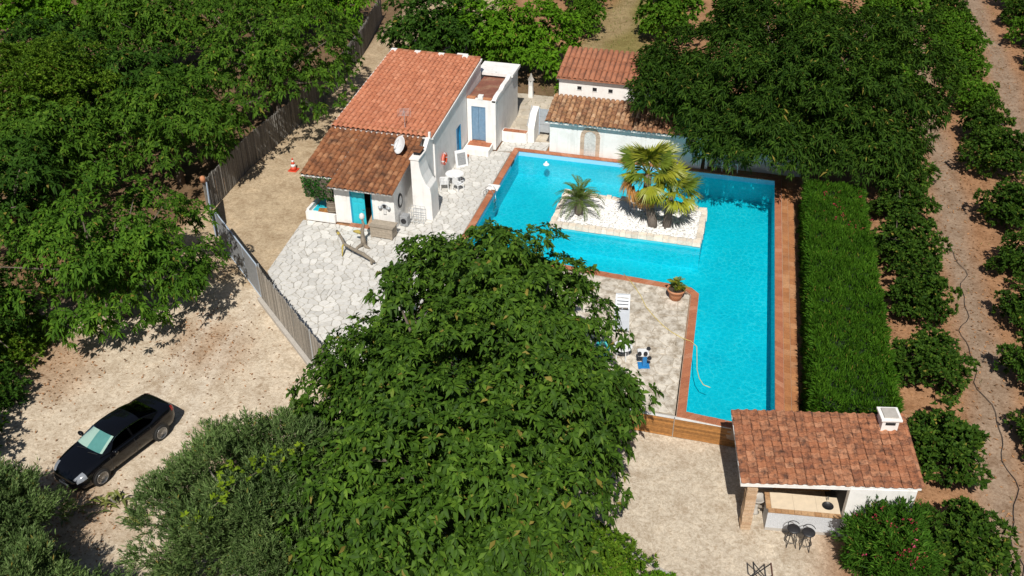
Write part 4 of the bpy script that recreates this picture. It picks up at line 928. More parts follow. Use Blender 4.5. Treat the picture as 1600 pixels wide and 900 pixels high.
    for z in (.18, .45, .7): MB().torus((0, 0, z), .30, .018, n=24, k=6).build('hoop', 'wood_grey', b, True, local=True)
    s = thing('wooden_pallet', 'small brown wooden pallet lying in the nook beside the turquoise basin', 'pallet', (-21.85, 41.95, .402), R(12))
    for k in range(4): MB().box(-.3 + k * .15, -.16 + k * .15, -.28, .28, 0, .05).build('board', 'wood_warm', s, local=True)
    # traffic cone
    k = thing('traffic_cone', 'red and white traffic cone on the sandy lane by the fence', 'traffic cone', (-26.05, 46.85, -.08))
    MB().box(-.27, .27, -.27, .27, 0, .05).build('base', 'cone_red', k, local=True, bevel=.02)
    for z0, z1, m_ in ((.05, .25, 'cone_red'), (.25, .42, 'plastic_white'), (.42, .56, 'cone_red'), (.56, .68, 'plastic_white'), (.68, .80, 'cone_red')):
        rr = lambda z: .20 - .165 * (z - .05) / .75
        MB().lathe([(rr(z0), z0), (rr(z1), z1)], 18).build('band', m_, k, True, local=True)
    # white lantern post in the courtyard
    l = thing('garden_lantern', 'slim white lantern post at the back of the courtyard', 'lantern', (-15.0, 61.0, 0))
    MB().box(-.16, .16, -.16, .16, 0, .9, .03).build('post', 'plaster', l, local=True); MB().box(-.14, .14, -.14, .14, .9, 1.25).build('lamp_box', 'plaster_old', l, local=True)
    MB().lathe([(.24, 1.25), (.10, 1.5), (.04, 1.7), (0, 1.75)], 4).build('cap', 'concrete', l, local=True)
    # pool bits
    p = thing('chlorine_float', 'white floating dispenser near the back left corner of the pool', 'float', (-11.75, 51.9, -.30))
    MB().lathe([(0, -.08), (.16, -.06), (.19, .0), (.16, .06), (.06, .08), (.055, .2), (0, .22)], 20).build('body', 'plastic_white', p, True, local=True)
    s = thing('pool_skimmer', 'dark skimmer opening in the left pool wall near the corner', 'skimmer', (-13.66, 51.2, -.1))
    MB().box(-.03, .02, -.35, -.05, -.08, .06).build('mouth', 'black_metal', s, local=True); MB().box(-.03, .02, .05, .3, -.08, .06).build('mouth', 'black_metal', s, local=True)
    l = thing('pool_ladder', 'steel pool ladder rails at the white step on the left edge', 'ladder', (-13.66, 46.7, 0))
    for y in (-.22, .22): MB().tube([(-.45, y, 0), (-.45, y, .35), (-.3, y, .5), (.0, y, .5), (.12, y, .3), (.12, y, -.9)], .02).build('rail', 'steel', l, True, local=True)
    for z in (-.3, -.55, -.8): MB().box(.08, .18, -.22, .22, z, z + .03).build('rung', 'steel', l, local=True)
    # under the big tree behind the pool
    table('round white table in the shade behind the far right pool edge', (-.65, 53.35, 0), .45, .7)
    chair('white chair in the shade left of the round table behind the pool', (-1.55, 53.3, 0), R(90))
    # sun lounger
    g = thing('sun_lounger', 'white slatted plastic sun lounger half under the tree on the terrace', 'sun lounger', (-4.55, 36.7, 0), R(8))
    for x in (-.32, .32): MB().box(x - .03, x + .03, -1.2, .5, .28, .34).build('side_rail', 'lounger', g, local=True)
    for k in range(12): MB().box(-.29, .29, -1.18 + k * .13, -1.07 + k * .13, .30, .325).build('slat', 'lounger', g, local=True)
    br = MB().hexa([(-.34, .45, .30), (-.27, .45, .30), (-.27, 1.0, .74), (-.34, 1.0, .74), (-.34, .43, .34), (-.27, .43, .34), (-.27, .98, .78), (-.34, .98, .78)]); br.hexa([(.27, .45, .30), (.34, .45, .30), (.34, 1.0, .74), (.27, 1.0, .74), (.27, .43, .34), (.34, .43, .34), (.34, .98, .78), (.27, .98, .78)]); br.box(-.34, .34, .97, 1.03, .73, .79); br.build('backrest_frame', 'lounger', g, local=True)
    for k in range(4): y = .52 + k * .125; z = .35 + k * .1; MB().hexa([(-.27, y, z), (.27, y, z), (.27, y + .09, z + .072), (-.27, y + .09, z + .072), (-.27, y - .01, z + .02), (.27, y - .01, z + .02), (.27, y + .08, z + .092), (-.27, y + .08, z + .092)]).build('back_slat', 'lounger', g, local=True)
    MB().box(-.02, .02, .45, .98, .3, .32).build('support', 'lounger', g, local=True)
    for x in (-.3, .3):
        for y in (-1.0, .3): MB().box(x - .03, x + .03, y - .03, y + .03, 0, .28).build('leg', 'lounger', g, local=True)
    # clutter on the terrace
    table('white plastic table on the terrace beside the tree edge', (-4.05, 33.85, 0), .42, .68)
    chair('teal and mint plastic chair half hidden by the tree at the terrace table', (-4.75, 33.35, 0), R(70), 'plastic_mint')
    v = thing('swim_ring', 'small teal swim ring leaning by the terrace table', 'swim ring', (-4.95, 33.95, .35)); MB().torus((0, 0, 0), .26, .08, (.3, -.5, .8), 26, 8).build('ring', 'plastic_teal', v, True, local=True)
    w = thing('pool_cleaner', 'pool cleaner with dark wheels on a blue stand on the terrace', 'pool cleaner', (-3.1, 33.55, 0), R(15))
    MB().box(-.26, .22, -.18, .2, .62, .82).build('body', 'plastic_white', w, local=True, bevel=.04)
    for x, y, z in ((-.2, -.2, .82), (.06, -.2, .82), (.22, .12, .85), (.24, -.22, .6)): MB().lathe([(0, -.04), (.085, -.04), (.10, 0), (.085, .04), (0, .04)], 16, (0, 0, 0)).build('wheel', 'black_metal', w, False, 0, (x, y, z), (R(70), 0, R(20)), True)
    MB().box(-.02, .16, -.14, .14, .05, .6).build('stand', 'plastic_blue', w, local=True, bevel=.02); MB().box(-.2, .3, -.22, .22, 0, .05).build('foot', 'plastic_blue', w, local=True)
    # yellow hose
    h = thing('garden_hose', 'thin yellow hose trailing across the terrace into the pool', 'hose', (-3, 37, 0))
    pts = [(-5.1, 40.55, .05), (-4.6, 39.9, .035), (-4.0, 38.9, .03), (-3.6, 38.0, .03), (-3.1, 37.3, .03), (-2.6, 36.7, .03), (-2.15, 36.3, .03), (-1.6, 35.95, .035), (-1.25, 35.8, .07), (-.95, 35.5, .05), (-.85, 34.9, -.22), (-.78, 34.3, -.28), (-.62, 33.7, -.285), (-.4, 33.3, -.285), (-.1, 33.2, -.29)]
    MB().tube(pts, .017, 6).build('tube', 'hose_yellow', h, True)
    # irrigation line in the orchard
    h = thing('irrigation_line', 'thin dark irrigation hose winding along the orchard lane', 'hose', (11, 35, -.3)); pts = []
    for k in range(60):
        y = 24 + k * .42; x = 11.6 - .028 * (y - 24) * 1.2 + .35 * math.sin(y * .45) + .16 * math.sin(y * 1.7) + .1 * math.sin(y * 3.1); pts.append((x, y, gz(x, y) + .05))
    MB().tube(pts, .013, 6).build('tube', 'hose_black', h, True)
build_small()

# ---------------------------------------------------------------- car
def build_car():
    C = thing('parked_car', 'black four-door saloon parked on the sandy driveway', 'car', (-22.10, 22.98, -.07), R(-106.3)); C.scale = (1.05, 1.03, 1.05)
    ix = lambda x, tab: float(np.interp(x, [a for a, _ in tab], [b for _, b in tab]))
    zt = [(-2.29, .86), (-2.22, .98), (-2.1, 1.03), (-1.75, 1.05), (-1.5, 1.04), (-1.0, .98), (0, .95), (.9, .95), (1.15, .935), (1.6, .86), (1.95, .77), (2.15, .68), (2.26, .58), (2.30, .52)]
    wd = [(-2.30, .60), (-2.2, .74), (-2.0, .83), (-1.5, .885), (-1.2, .895), (-.6, .885), (.3, .885), (1.0, .89), (1.4, .89), (1.8, .85), (2.05, .77), (2.2, .66), (2.30, .50)]
    zb = [(-2.29, .40), (-2.1, .27), (-1.7, .20), (1.7, .18), (2.1, .20), (2.30, .26)]
    stn = list(np.linspace(-2.29, 2.30, 47)); rows = []
    def section(x):
        t, w, b = ix(x, zt), ix(x, wd), ix(x, zb); h = t - b
        half = [(w * .86, b), (w * .97, b + .10 * h), (w * 1.0, b + .32 * h), (w * 1.005, b + .52 * h), (w * .985, b + .72 * h), (w * .945, b + .88 * h), (w * .87, t - .012), (w * .70, t + .012), (w * .45, t + .028), (w * .2, t + .036), (0, t + .038)]
        return [(x, y, z) for y, z in half] + [(x, -y, z) for y, z in half[-2::-1]]
    for x in stn: rows.append(section(x))
    mb = MB(); mb.grid(rows, True); n = len(rows[0]); mb.f.append(tuple(range(n))); mb.f.append(tuple(range((len(rows) - 1) * n, len(rows) * n))[::-1])
    mb.grid([[(x, ix(x, wd) * .86, ix(x, zb)), (x, -ix(x, wd) * .86, ix(x, zb))] for x in stn])
    body = mb.build('body', 'car_paint', C, True, local=True)
    # cabin
    rl_ = [(-1.70, 1.045), (-1.45, 1.16), (-1.1, 1.30), (-.8, 1.375), (-.4, 1.42), (0, 1.425), (.3, 1.385), (.6, 1.255), (.9, 1.09), (1.17, .945)]
    edge = [(-1.70, .62), (-1.2, .60), (-.6, .575), (0, .575), (.3, .585), (.7, .64), (1.17, .70)]
    def cab(x, t, off=0.0):                                     # t: 0 belt .. 1 roof centre
        zc = ix(x, rl_); ye = ix(x, edge); zbelt = min(.95, zc - .02) if x > -1.2 else min(.95 + (-1.2 - x) * .12, zc - .02); yb_ = min(.80, .80 - max(0, (-1.1 - x)) * .28 - max(0, x - .75) * .25)
        zedge = zc - .075 * min(1, (zc - zbelt) / .35)
        if t < .5: k = t / .5; y = yb_ + (ye - yb_) * k ** 1.15; z = zbelt + (zedge - zbelt) * k
        else: k = (t - .5) / .5; a = k * math.pi / 2; y = ye * math.cos(a) ** .9 if k < 1 else 0; z = zedge + (zc - zedge) * math.sin(a)
        return Vector((x, y + off * (1 if t < .5 else .3), z + off * (.3 if t < .5 else 1)))
    ts = [0, .12, .25, .38, .47, .53, .6, .7, .8, .9, 1.0]; xs = list(np.linspace(-1.70, 1.17, 41)); rows = []
    for x in xs:
        h = [cab(x, t) for t in ts]; rows.append(h + [Vector((p.x, -p.y, p.z)) for p in h[-2::-1]])
    roof = MB().grid(rows, True).build('roof', 'car_paint', C, True, local=True)
    def patch(xa, xb, ta, tb, off, m_=10, k_=10, xs_fn=None, mirror=False):
        rows = []
        for i in range(m_ + 1):
            r_ = []
            for j in range(k_ + 1):
                t = ta + (tb - ta) * j / k_; x = (xs_fn(i / m_, t) if xs_fn else xa + (xb - xa) * i / m_); p = cab(x, t, off); r_.append(Vector((p.x, -p.y if mirror else p.y, p.z)))
            rows.append(r_)
        return rows
    def screen(xa, xb, off, ta=.54):
        rows = []
        for i in range(11):
            r_ = []
            for j in range(-10, 11):
                t = 1 - (1 - ta) * abs(j) / 10; p = cab(xa + (xb - xa) * i / 10 - (.05 if xa > 0 else -.03) * (j / 10) ** 2, t, off); r_.append(Vector((p.x, p.y * (1 if j >= 0 else -1), p.z)))
            rows.append(r_)
        return rows
    g = MB().grid(screen(.36, 1.10, .014)).build('windscreen', 'windscreen_glass', C, True, local=True)
    full = screen(.39, 1.05, .006, .58)
    MB().grid([r_[:10] for r_ in full]).build('sunshade', 'sunshade_silver', g, False, local=True); MB().grid([r_[9:18] for r_ in full]).build('sunshade_fold', 'sunshade_teal', g, False, local=True); MB().grid([r_[17:] for r_ in full]).build('sunshade', 'sunshade_silver', g, False, local=True)
    MB().grid(screen(-1.60, -.82, .008)).build('rear_window', 'tinted_glass', C, True, local=True)
    for mir in (False, True):
        def shape(xa, xb): 
            def fn(s, t):
                k = t / .5; return (xa + (.0 if xa > -1 else .42) * k ** 1.3) * (1 - s) + (xb - (.40 * k if xb > .5 else 0)) * s
            return fn
        for nm, xa, xb in (('rear_side_window', -1.32, -.28), ('front_side_window', -.20, .80)):
            MB().grid(patch(0, 0, .06, .45, .008, 10, 6, shape(xa, xb), mir), mir).build(nm, 'tinted_glass', C, True, local=True)
        rows = patch(0, 0, .45, .475, .012, 24, 1, lambda s, t: -.92 + 1.40 * s, mir); MB().grid(rows).build('window_trim', 'chrome', C, True, local=True)
        s = -1 if mir else 1
        mr = MB().lathe([(0, -.11), (.07, -.09), (.09, 0), (.07, .09), (0, .11)], 12).build('door_mirror', 'car_paint', C, True, 0, (.66, s * .96, 1.0), (R(90), 0, 0), True)
        for xd in (-.28, .72): MB().tube([(xd - .12, s * .905, .80), (xd, s * .92, .81), (xd + .05, s * .905, .81)], .014, 6).build('door_handle', 'car_paint', C, True, local=True)
        for xs_ in (-.98, -.24, .86):
            sec = section(xs_); MB().tube([(xs_, s * (sec[i][1] + .002), sec[i][2]) for i in (1, 2, 3, 4, 5)], .006, 4).build('door_seam', 'seam', C, local=True)
        # lamps
        rows = []
        for x in np.linspace(1.86, 2.20, 7):
            sec = section(x); rows.append([Vector((x, s * (sec[i][1] + .006), sec[i][2] + .006)) for i in (4, 5, 6, 7)])
        MB().grid(rows).build('headlight', 'lamp_clear', C, True, local=True)
        rows = []
        for x in np.linspace(-2.27, -2.06, 6):
            sec = section(x); rows.append([Vector((x - .006, s * (sec[i][1] + .008), sec[i][2] + .004)) for i in (4, 5, 6)])
        MB().grid(rows).build('tail_light', 'lamp_red', C, True, local=True)
        # wheels
        for xw in (1.39, -1.34):
            MB().lathe([(0, 0), (.375, 0), (.375, .012), (0, .012)], 30).build('wheel_arch', 'car_trim', C, False, 0, (xw, s * .888, .36), (R(-90 * s), 0, 0), True)
            wh = MB().lathe([(.20, -.11), (.31, -.11), (.33, -.08), (.33, .085), (.31, .11), (.235, .115), (.20, .08)], 30).build('wheel', 'tyre', C, True, 0, (xw, s * .83, .33), (R(-90 * s), 0, 0), True)
            rim = MB().lathe([(.235, .112), (.225, .118), (.21, .06), (0, .05)], 30).build('rim', 'car_trim', wh, True, local=True)
            for k in range(5):
                a = k * 2 * math.pi / 5 + .3; q = []
                for rr_, hw in ((.03, .035), (.12, .03), (.232, .048)): q.append((rr_, hw))
                c, d = math.cos(a), math.sin(a); up = []
                for rr_, hw in q: up += [(c * rr_ - d * hw, d * rr_ + c * hw, .10 + .012 * (rr_ > .2)), (c * rr_ + d * hw, d * rr_ - c * hw, .10 + .012 * (rr_ > .2))]
                MB().add(up, [(0, 1, 3, 2), (2, 3, 5, 4)]).build('spoke', 'alloy', wh, local=True)
            MB().lathe([(.236, .113), (.236, .12), (.222, .12), (.222, .113)], 30).build('rim_lip', 'alloy', wh, True, local=True); MB().lathe([(.05, .10), (.04, .115), (0, .117)], 12).build('hub_cap', 'alloy', wh, True, local=True)
    # nose and tail
    MB().box(2.255, 2.292, -.36, .36, .36, .50).build('grille', 'car_trim', C, local=True, bevel=.02)
    MB().tube([(2.27, -.37, .50), (2.30, 0, .515), (2.27, .37, .50)], .014, 6).build('grille_bar', 'chrome', C, True, local=True)
    MB().box(2.294, 2.306, -.26, .26, .30, .41).build('number_plate', 'plate', C, local=True)
    MB().torus((2.302, 0, .46), .05, .01, (1, 0, .1), 16, 6).build('badge', 'chrome', C, True, local=True)
    MB().box(-2.305, -2.29, -.26, .26, .62, .73).build('number_plate', 'plate', C, local=True)
    MB().tube([(1.17, -.5, .975), (1.08, -.1, 1.01)], .012, 5).build('wiper', 'car_trim', C, local=True); MB().tube([(1.18, .1, .985), (1.08, .5, .99)], .012, 5).build('wiper', 'car_trim', C, local=True)
build_car()
# ---------------------------------------------------------------- plants
def unit(a): return a / (np.linalg.norm(a, axis=-1, keepdims=True) + 1e-9)
def leaf_geo(P, D, U, L, W, droop, fold=.18, full=False):
    n = len(P); L = np.broadcast_to(L, n)[:, None]; W = np.broadcast_to(W, n)[:, None]; droop = np.broadcast_to(droop, n)[:, None]; z = np.array([0, 0, 1.0])
    Sd = unit(np.cross(D, U)); N = np.cross(Sd, D)
    mid = P + D * L * .48 - z * droop * L * .10; tip = P + D * L * (1 - .12 * droop) - z * droop * L * .5
    a = mid + Sd * W * .5 + N * W * fold; b = mid - Sd * W * .5 + N * W * fold
    k = np.arange(n)
    if full:
        V = np.stack([P, a, mid, b, tip], 1).reshape(-1, 3); T = np.array([[0, 2, 1], [0, 3, 2], [1, 2, 4], [2, 3, 4]]); m = 5
    else:
        V = np.stack([P, a, tip, b], 1).reshape(-1, 3); T = np.array([[0, 2, 1], [0, 3, 2]]); m = 4
    return V, (T[None] + (k * m)[:, None, None]).reshape(-1, 3)
def rosettes(C, A, k, L, W, spread, droop, rg, jit=.25, full=False, along=.16, roll=.55):
    """k leaves splayed round axis A at each centre C"""
    n = len(C); ref = np.where(np.abs(A[:, 2:3]) < .9, np.array([[0, 0, 1.0]]), np.array([[1.0, 0, 0]]))
    u = unit(np.cross(A, ref)); v = np.cross(A, u)
    az = (np.arange(k)[None] * 2.399 + rg.uniform(0, 6.28, (n, 1))) + rg.normal(0, jit, (n, k))
    ph = rg.uniform(spread[0], spread[1], (n, k)) * (.55 + .45 * (np.arange(k)[None] + 1) / k)
    D = A[:, None] * np.cos(ph)[..., None] + (u[:, None] * np.cos(az)[..., None] + v[:, None] * np.sin(az)[..., None]) * np.sin(ph)[..., None]
    D = unit(D.reshape(-1, 3)); Ax = np.repeat(A, k, 0); P = np.repeat(C, k, 0) + Ax * rg.uniform(-along, along * .6, (n * k, 1)) * L
    sc = rg.uniform(.55, 1.22, n * k) * np.repeat(rg.uniform(.8, 1.15, n), k)
    return leaf_geo(P, D, unit(Ax + np.array([0, 0, .3]) + rg.normal(0, roll, Ax.shape)), L * sc, W * sc, droop * rg.uniform(.4, 1.5, n * k), full=full)
def rand_dirs(n, rg, zmin=-1.0):
    z = rg.uniform(zmin, 1, n); a = rg.uniform(0, 6.28, n); r = np.sqrt(1 - z * z); return np.stack([r * np.cos(a), r * np.sin(a), z], 1)
def crown_pts(rad, nclump, clump_r, nros, rg, zmin=-.45, lump=.14, deep=.55):
    """rosette centres and axes: clumps on a lumpy ellipsoid, thinning towards the middle"""
    rad = np.array(rad); ph = rg.uniform(0, 6.28, 6)
    i = np.arange(nclump) + .5; z = 1 - (1 - zmin) * i / nclump; a = i * 2.39996 + rg.normal(0, .25, nclump); r = np.sqrt(np.clip(1 - z * z, 0, 1)); d = unit(np.stack([r * np.cos(a), r * np.sin(a), z], 1) + rg.normal(0, .06, (nclump, 3)))
    f = 1 + lump * (np.sin(d[:, 0] * 4.1 + ph[0]) * np.sin(d[:, 1] * 3.7 + ph[1]) + .7 * np.sin(d[:, 2] * 5 + d[:, 0] * 6 + ph[2]))
    s = f * np.where(rg.random(nclump) < .7, rg.uniform(.86, 1.02, nclump), rg.uniform(deep, .82, nclump))
    cr = clump_r * rg.uniform(.7, 1.25, nclump)
    cc = d * (rad - clump_r * .6) * s[:, None]
    out_n = unit(d / rad)
    q = unit(rand_dirs(nclump * nros, rg, -.6) + np.repeat(out_n, nros, 0) * .55 + np.array([0, 0, .25]))
    rr = rg.uniform(.35, 1.0, nclump * nros) ** .5
    inner = rg.random(nclump * nros) < .12; rr = np.where(inner, rr * .3, rr)
    P = np.repeat(cc, nros, 0) + q * (np.repeat(cr, nros) * rr)[:, None] * np.array([1.1, 1.1, .8])
    A = unit(q * .8 + np.repeat(out_n, nros, 0) * .5 + np.array([0, 0, .55]) + rg.normal(0, .22, P.shape))
    if nclump > 40: k = np.repeat(rg.random(nclump) > .13, nros); P, A = P[k], A[k]
    nf = int(nclump * nros * .34); dd = rand_dirs(nf, rg, max(-.9, zmin - .2)); F_ = dd * (rad * .92) * (rg.uniform(.2, .62, nf))[:, None]
    P = np.concatenate([P, F_]); A = np.concatenate([A, unit(dd + np.array([0, 0, .6]) + rg.normal(0, .3, dd.shape))])
    return P, A, cc
def trunk_mesh(h, r0, cc, nlimb, rg, mat, lean=(0, 0), base=0.0):
    mb = MB(); top = Vector((lean[0], lean[1], h)); pts = [Vector((0, 0, base - .15)), Vector((lean[0] * .2, lean[1] * .2, h * .35)), Vector((lean[0] * .6, lean[1] * .6, h * .7)), top]
    mb.tube(pts, [r0 * 1.25, r0, r0 * .85, r0 * .62], 10)
    pick = rg.choice(len(cc), min(nlimb, len(cc)), replace=False)
    for i in pick:
        e = Vector(cc[i]); s = pts[2].lerp(top, rg.uniform(.1, 1)); m = s.lerp(e, .5) + Vector((rg.normal(0, .25), rg.normal(0, .25), rg.uniform(.1, .5)))
        mb.tube([s, m, e], [r0 * .42, r0 * .26, r0 * .08], 7)
    return mb.mesh('trunk', mat, True)
LEAF = {  # leaf length, width, leaves per rosette, splay range, droop, full mesh
    'avocado': (.36, .135, 9, (1.0, 1.75), 1.0, True), 'loquat': (.40, .135, 9, (.9, 1.7), .95, True), 'bright': (.38, .14, 9, (.7, 1.6), .7, True),
    'pinnate': (.38, .082, 13, (.8, 1.7), .8, False), 'citrus': (.21, .095, 9, (.5, 1.5), .25, False), 'olive': (.17, .032, 16, (.3, 1.0), .12, False), 'fine': (.22, .07, 11, (.4, 1.4), .35, False), 'oleander': (.26, .05, 11, (.3, 1.0), .15, False), 'broad': (.30, .17, 8, (.6, 1.5), .3, False)}
def plant_mesh(kind, mat, rad, nclump, clump_r, nros, seed, zmin=-.45, cz=0.0, lump=.14, lscale=1.0, cut=None, deep=.55):
    rg = np.random.default_rng(seed); P, A, cc = crown_pts(rad, nclump, clump_r, nros, rg, zmin, lump, deep); P[:, 2] += cz; cc[:, 2] += cz
    if cut is not None: k = P[:, 2] > cut; P, A = P[k], A[k]
    L, W, k, sp, dr, full = LEAF[kind]; V, F = rosettes(P, A, k, L * lscale, W * lscale, sp, dr, rg, full=full, along={'olive': 1.5, 'pinnate': .8, 'oleander': .8}.get(kind, .16))
    return npmesh('crown', V, F, mat), cc
def tree(label, x, y, zc, rad, kind, mat, nclump, clump_r, nros, seed, bark='bark', r0=.2, group=None, zmin=-.45, cat='tree', name='tree', lump=.14, lscale=1.0, nlimb=12, deep=.55, lobes=()):
    z0 = gz(x, y); t = thing(name, label, cat, (x, y, z0), 0, group)
    me, cc = plant_mesh(kind, mat, rad, nclump, clump_r, nros, seed, zmin, zc - z0, lump, lscale, .15, deep)
    for k, (lx, ly, lz, lr_, ln_) in enumerate(lobes):          # further lobes of the same crown, joined into it
        m2, c2 = plant_mesh(kind, mat, lr_, ln_, clump_r, nros, seed + 50 + k, -.6, 0, lump, lscale, None, deep); o_ = np.array([lx - x, ly - y, lz - z0])
        a1 = np.empty(len(me.vertices) * 3, np.float32); me.vertices.foreach_get('co', a1); a2 = np.empty(len(m2.vertices) * 3, np.float32); m2.vertices.foreach_get('co', a2)
        f1 = np.empty(len(me.loops), np.int32); me.loops.foreach_get('vertex_index', f1); f2 = np.empty(len(m2.loops), np.int32); m2.loops.foreach_get('vertex_index', f2)
        V = np.concatenate([a1.reshape(-1, 3), a2.reshape(-1, 3) + o_]); F = np.concatenate([f1.reshape(-1, 3), f2.reshape(-1, 3) + len(a1) // 3])
        bpy.data.meshes.remove(me); bpy.data.meshes.remove(m2); me = npmesh('crown', V, F, mat); cc = np.concatenate([cc, c2 + o_])
    link('crown', me, t); link('trunk', trunk_mesh(max(.5, (zc - z0) - rad[2] * .35), r0, cc, nlimb, np.random.default_rng(seed + 1), bark), t)
    return t
# the big tree in the middle
tree('huge glossy dark green tree filling the middle foreground', -7.9, 23.4, 3.5, (6.1, 6.2, 3.9), 'avocado', 'leaf_avocado', 135, 1.0, 28, 101, r0=.38, zmin=-.5, lump=.15, nlimb=26, deep=.5,
     lobes=[(-8.8, 29.2, 4.9, (4.8, 3.8, 3.2), 84), (-8.3, 20.0, 3.0, (4.6, 4.2, 3.6), 52), (-5.0, 26.0, 3.2, (2.7, 2.8, 2.8), 36), (-12.0, 25.9, 3.0, (2.9, 2.8, 2.4), 34), (-9.0, 31.6, 4.6, (3.6, 1.6, 1.5), 30)])
# left side
G = 'trees crowding the left side'
tree('rounded bright green tree left of the metal gate', -27.1, 31.2, 2.9, (4.5, 4.5, 4.0), 'loquat', 'leaf_dome', 86, .9, 30, 111, group=G, lscale=.82, zmin=-.55, nlimb=16)
tree('tall green tree leaning over the lane fence behind the house', -29.8, 52.5, 4.2, (5.6, 6.4, 4.6), 'loquat', 'leaf_loquat', 85, 1.15, 22, 112, group=G, r0=.25, lscale=.95, nlimb=16)
tree('leafy tree just behind the fence corner, between gate and tall tree', -31.6, 43.6, 3.2, (4.2, 3.9, 3.2), 'loquat', 'leaf_loquat', 54, 1.05, 20, 113, group=G, lscale=.95)
tree('yellowish green fine-leaved tree at the upper left edge', -41.0, 45.4, 3.0, (4.2, 4.2, 4.0), 'fine', 'leaf_yellow', 85, 1.0, 62, 114, group=G, lscale=1.15)
tree('dark green tree at the left edge above the driveway', -31.3, 26.6, 2.2, (2.9, 2.9, 2.9), 'fine', 'leaf_dark', 42, .9, 44, 115, group=G)
tree('mid green tree at the left edge below the yellowish one', -35.6, 34.6, 3.0, (3.0, 3.2, 3.2), 'loquat', 'leaf_dark', 48, .95, 18, 116, group=G)
tree('green tree at the top left behind the yellowish tree', -41.0, 58.0, 3.8, (5.2, 5.2, 3.6), 'loquat', 'leaf_loquat', 65, 1.2, 22, 117, group=G, lscale=1.05)
tree('dark tree in the gap behind the fence corner tree', -37.0, 49.5, 2.6, (3.2, 3.2, 2.8), 'loquat', 'leaf_dark', 48, 1.0, 20, 118, group=G, lscale=1.1)
tree('broad-leaved bright shrub in the top left corner', -56.0, 63.5, 1.5, (3.4, 3.0, 2.0), 'broad', 'leaf_bright', 50, .9, 24, 119, group=G, lscale=1.3, cat='shrub', name='shrub')
tree('broad-leaved shrub right of the top left corner one', -49.6, 64.8, 1.5, (3.2, 3.0, 1.9), 'broad', 'leaf_bright', 50, .9, 24, 120, group=G, lscale=1.3, cat='shrub', name='shrub')
tree('green tree at the top edge beside the far end of the lane', -33.5, 68.5, 3.0, (3.9, 4.0, 3.2), 'loquat', 'leaf_bright', 70, 1.1, 18, 121, group=G, lscale=1.0)
tree('tall tree at the top edge behind the tall lane tree', -38.0, 68.0, 3.6, (4.4, 4.4, 3.6), 'loquat', 'leaf_loquat', 75, 1.1, 18, 122, group=G, lscale=1.05)
tree('dense mid green tree between the left edge and the fence corner', -36.5, 39.8, 2.8, (3.6, 3.4, 3.0), 'loquat', 'leaf_loquat', 60, 1.0, 20, 123, group=G)
tree('dark tree filling the gap at the upper left below the top shrubs', -45.5, 52.0, 2.8, (4.2, 4.0, 3.0), 'loquat', 'leaf_dark', 60, 1.1, 20, 124, group=G)
tree('low dark bush on the left edge of the driveway above the car', -29.0, 23.9, .5, (1.6, 1.9, 1.3), 'fine', 'leaf_dark', 42, .55, 22, 125, cat='shrub', name='shrub', r0=.06)
tree('low yellowish bush at the far left end of the driveway', -30.2, 27.4, .4, (1.5, 1.9, 1.0), 'fine', 'leaf_yellow', 42, .5, 20, 126, cat='shrub', name='shrub', r0=.06)
# behind the house
tree('dark bushy fig-like tree behind the orange roof', -22.8, 65.2, 2.6, (4.1, 3.6, 2.9), 'bright', 'leaf_dark', 62, 1.0, 24, 131, zmin=-.6, lscale=1.05)
tree('bright green bushy tree behind the courtyard', -17.1, 65.0, 2.6, (4.5, 3.5, 2.9), 'bright', 'leaf_bright', 68, 1.0, 24, 132, zmin=-.6, lscale=1.05)
tree('flat bright creeper-like shrub behind the pool house roof', -9.0, 60.6, .9, (4.6, 1.0, 1.0), 'fine', 'leaf_bright', 60, .5, 24, 133, zmin=-.4, cat='shrub', name='shrub', r0=.06)
# right hand giant
tree('huge dark feathery-leaved tree over the back right pool corner', 2.2, 54.9, 4.7, (8.6, 6.6, 5.2), 'pinnate', 'leaf_feather', 170, 1.2, 34, 141, r0=.36, zmin=-.5, nlimb=14, lump=.15,
     lobes=[(.6, 51.0, 3.4, (4.8, 2.6, 2.0), 40), (-4.6, 54.2, 4.4, (2.8, 2.4, 2.2), 26), (6.3, 51.6, 3.2, (3.0, 2.4, 2.0), 22)])
# olives
tree('large grey-green olive tree in the lower left foreground', -13.8, 19.6, 2.0, (4.1, 4.0, 3.0), 'olive', 'leaf_olive', 130, .7, 74, 151, 'bark_grey', group='olive trees', zmin=-.5, lscale=1.15, cat='olive tree', name='olive_tree')
tree('grey-green olive tree at the lower left edge in front of the car', -22.9, 17.2, 1.6, (2.5, 2.3, 1.9), 'olive', 'leaf_olive', 55, .62, 60, 152, 'bark_grey', group='olive trees', lscale=1.15, cat='olive tree', name='olive_tree')
tree('grey-green olive tree in the bottom left corner', -19.6, 14.6, 1.6, (2.5, 2.5, 2.0), 'olive', 'leaf_olive', 55, .62, 60, 153, 'bark_grey', group='olive trees', lscale=1.15, cat='olive tree', name='olive_tree')
tree('dark bush beside the car at the left edge of the driveway', -27.8, 20.6, .9, (2.2, 2.4, 1.7), 'fine', 'leaf_dark', 45, .7, 24, 154, cat='shrub', name='shrub', r0=.08)
tree('dark olive thicket at the bottom edge below the olives', -16.6, 14.6, 1.0, (2.2, 2.4, 1.6), 'olive', 'leaf_olive', 45, .62, 56, 155, 'bark_grey', group='olive trees', cat='olive tree', name='olive_tree')
tree('bright yellow-green shrub at the bottom below the big tree', -3.2, 22.7, -.4, (1.9, 1.5, 1.1), 'fine', 'leaf_yellow', 45, .55, 24, 156, cat='shrub', name='shrub', r0=.06, lscale=.8)
tree('low bright shrub along the kerb at the bottom edge', -1.3, 22.0, -.7, (1.5, 1.1, .7), 'fine', 'leaf_bright', 36, .45, 22, 157, cat='shrub', name='shrub', r0=.05, lscale=.8)
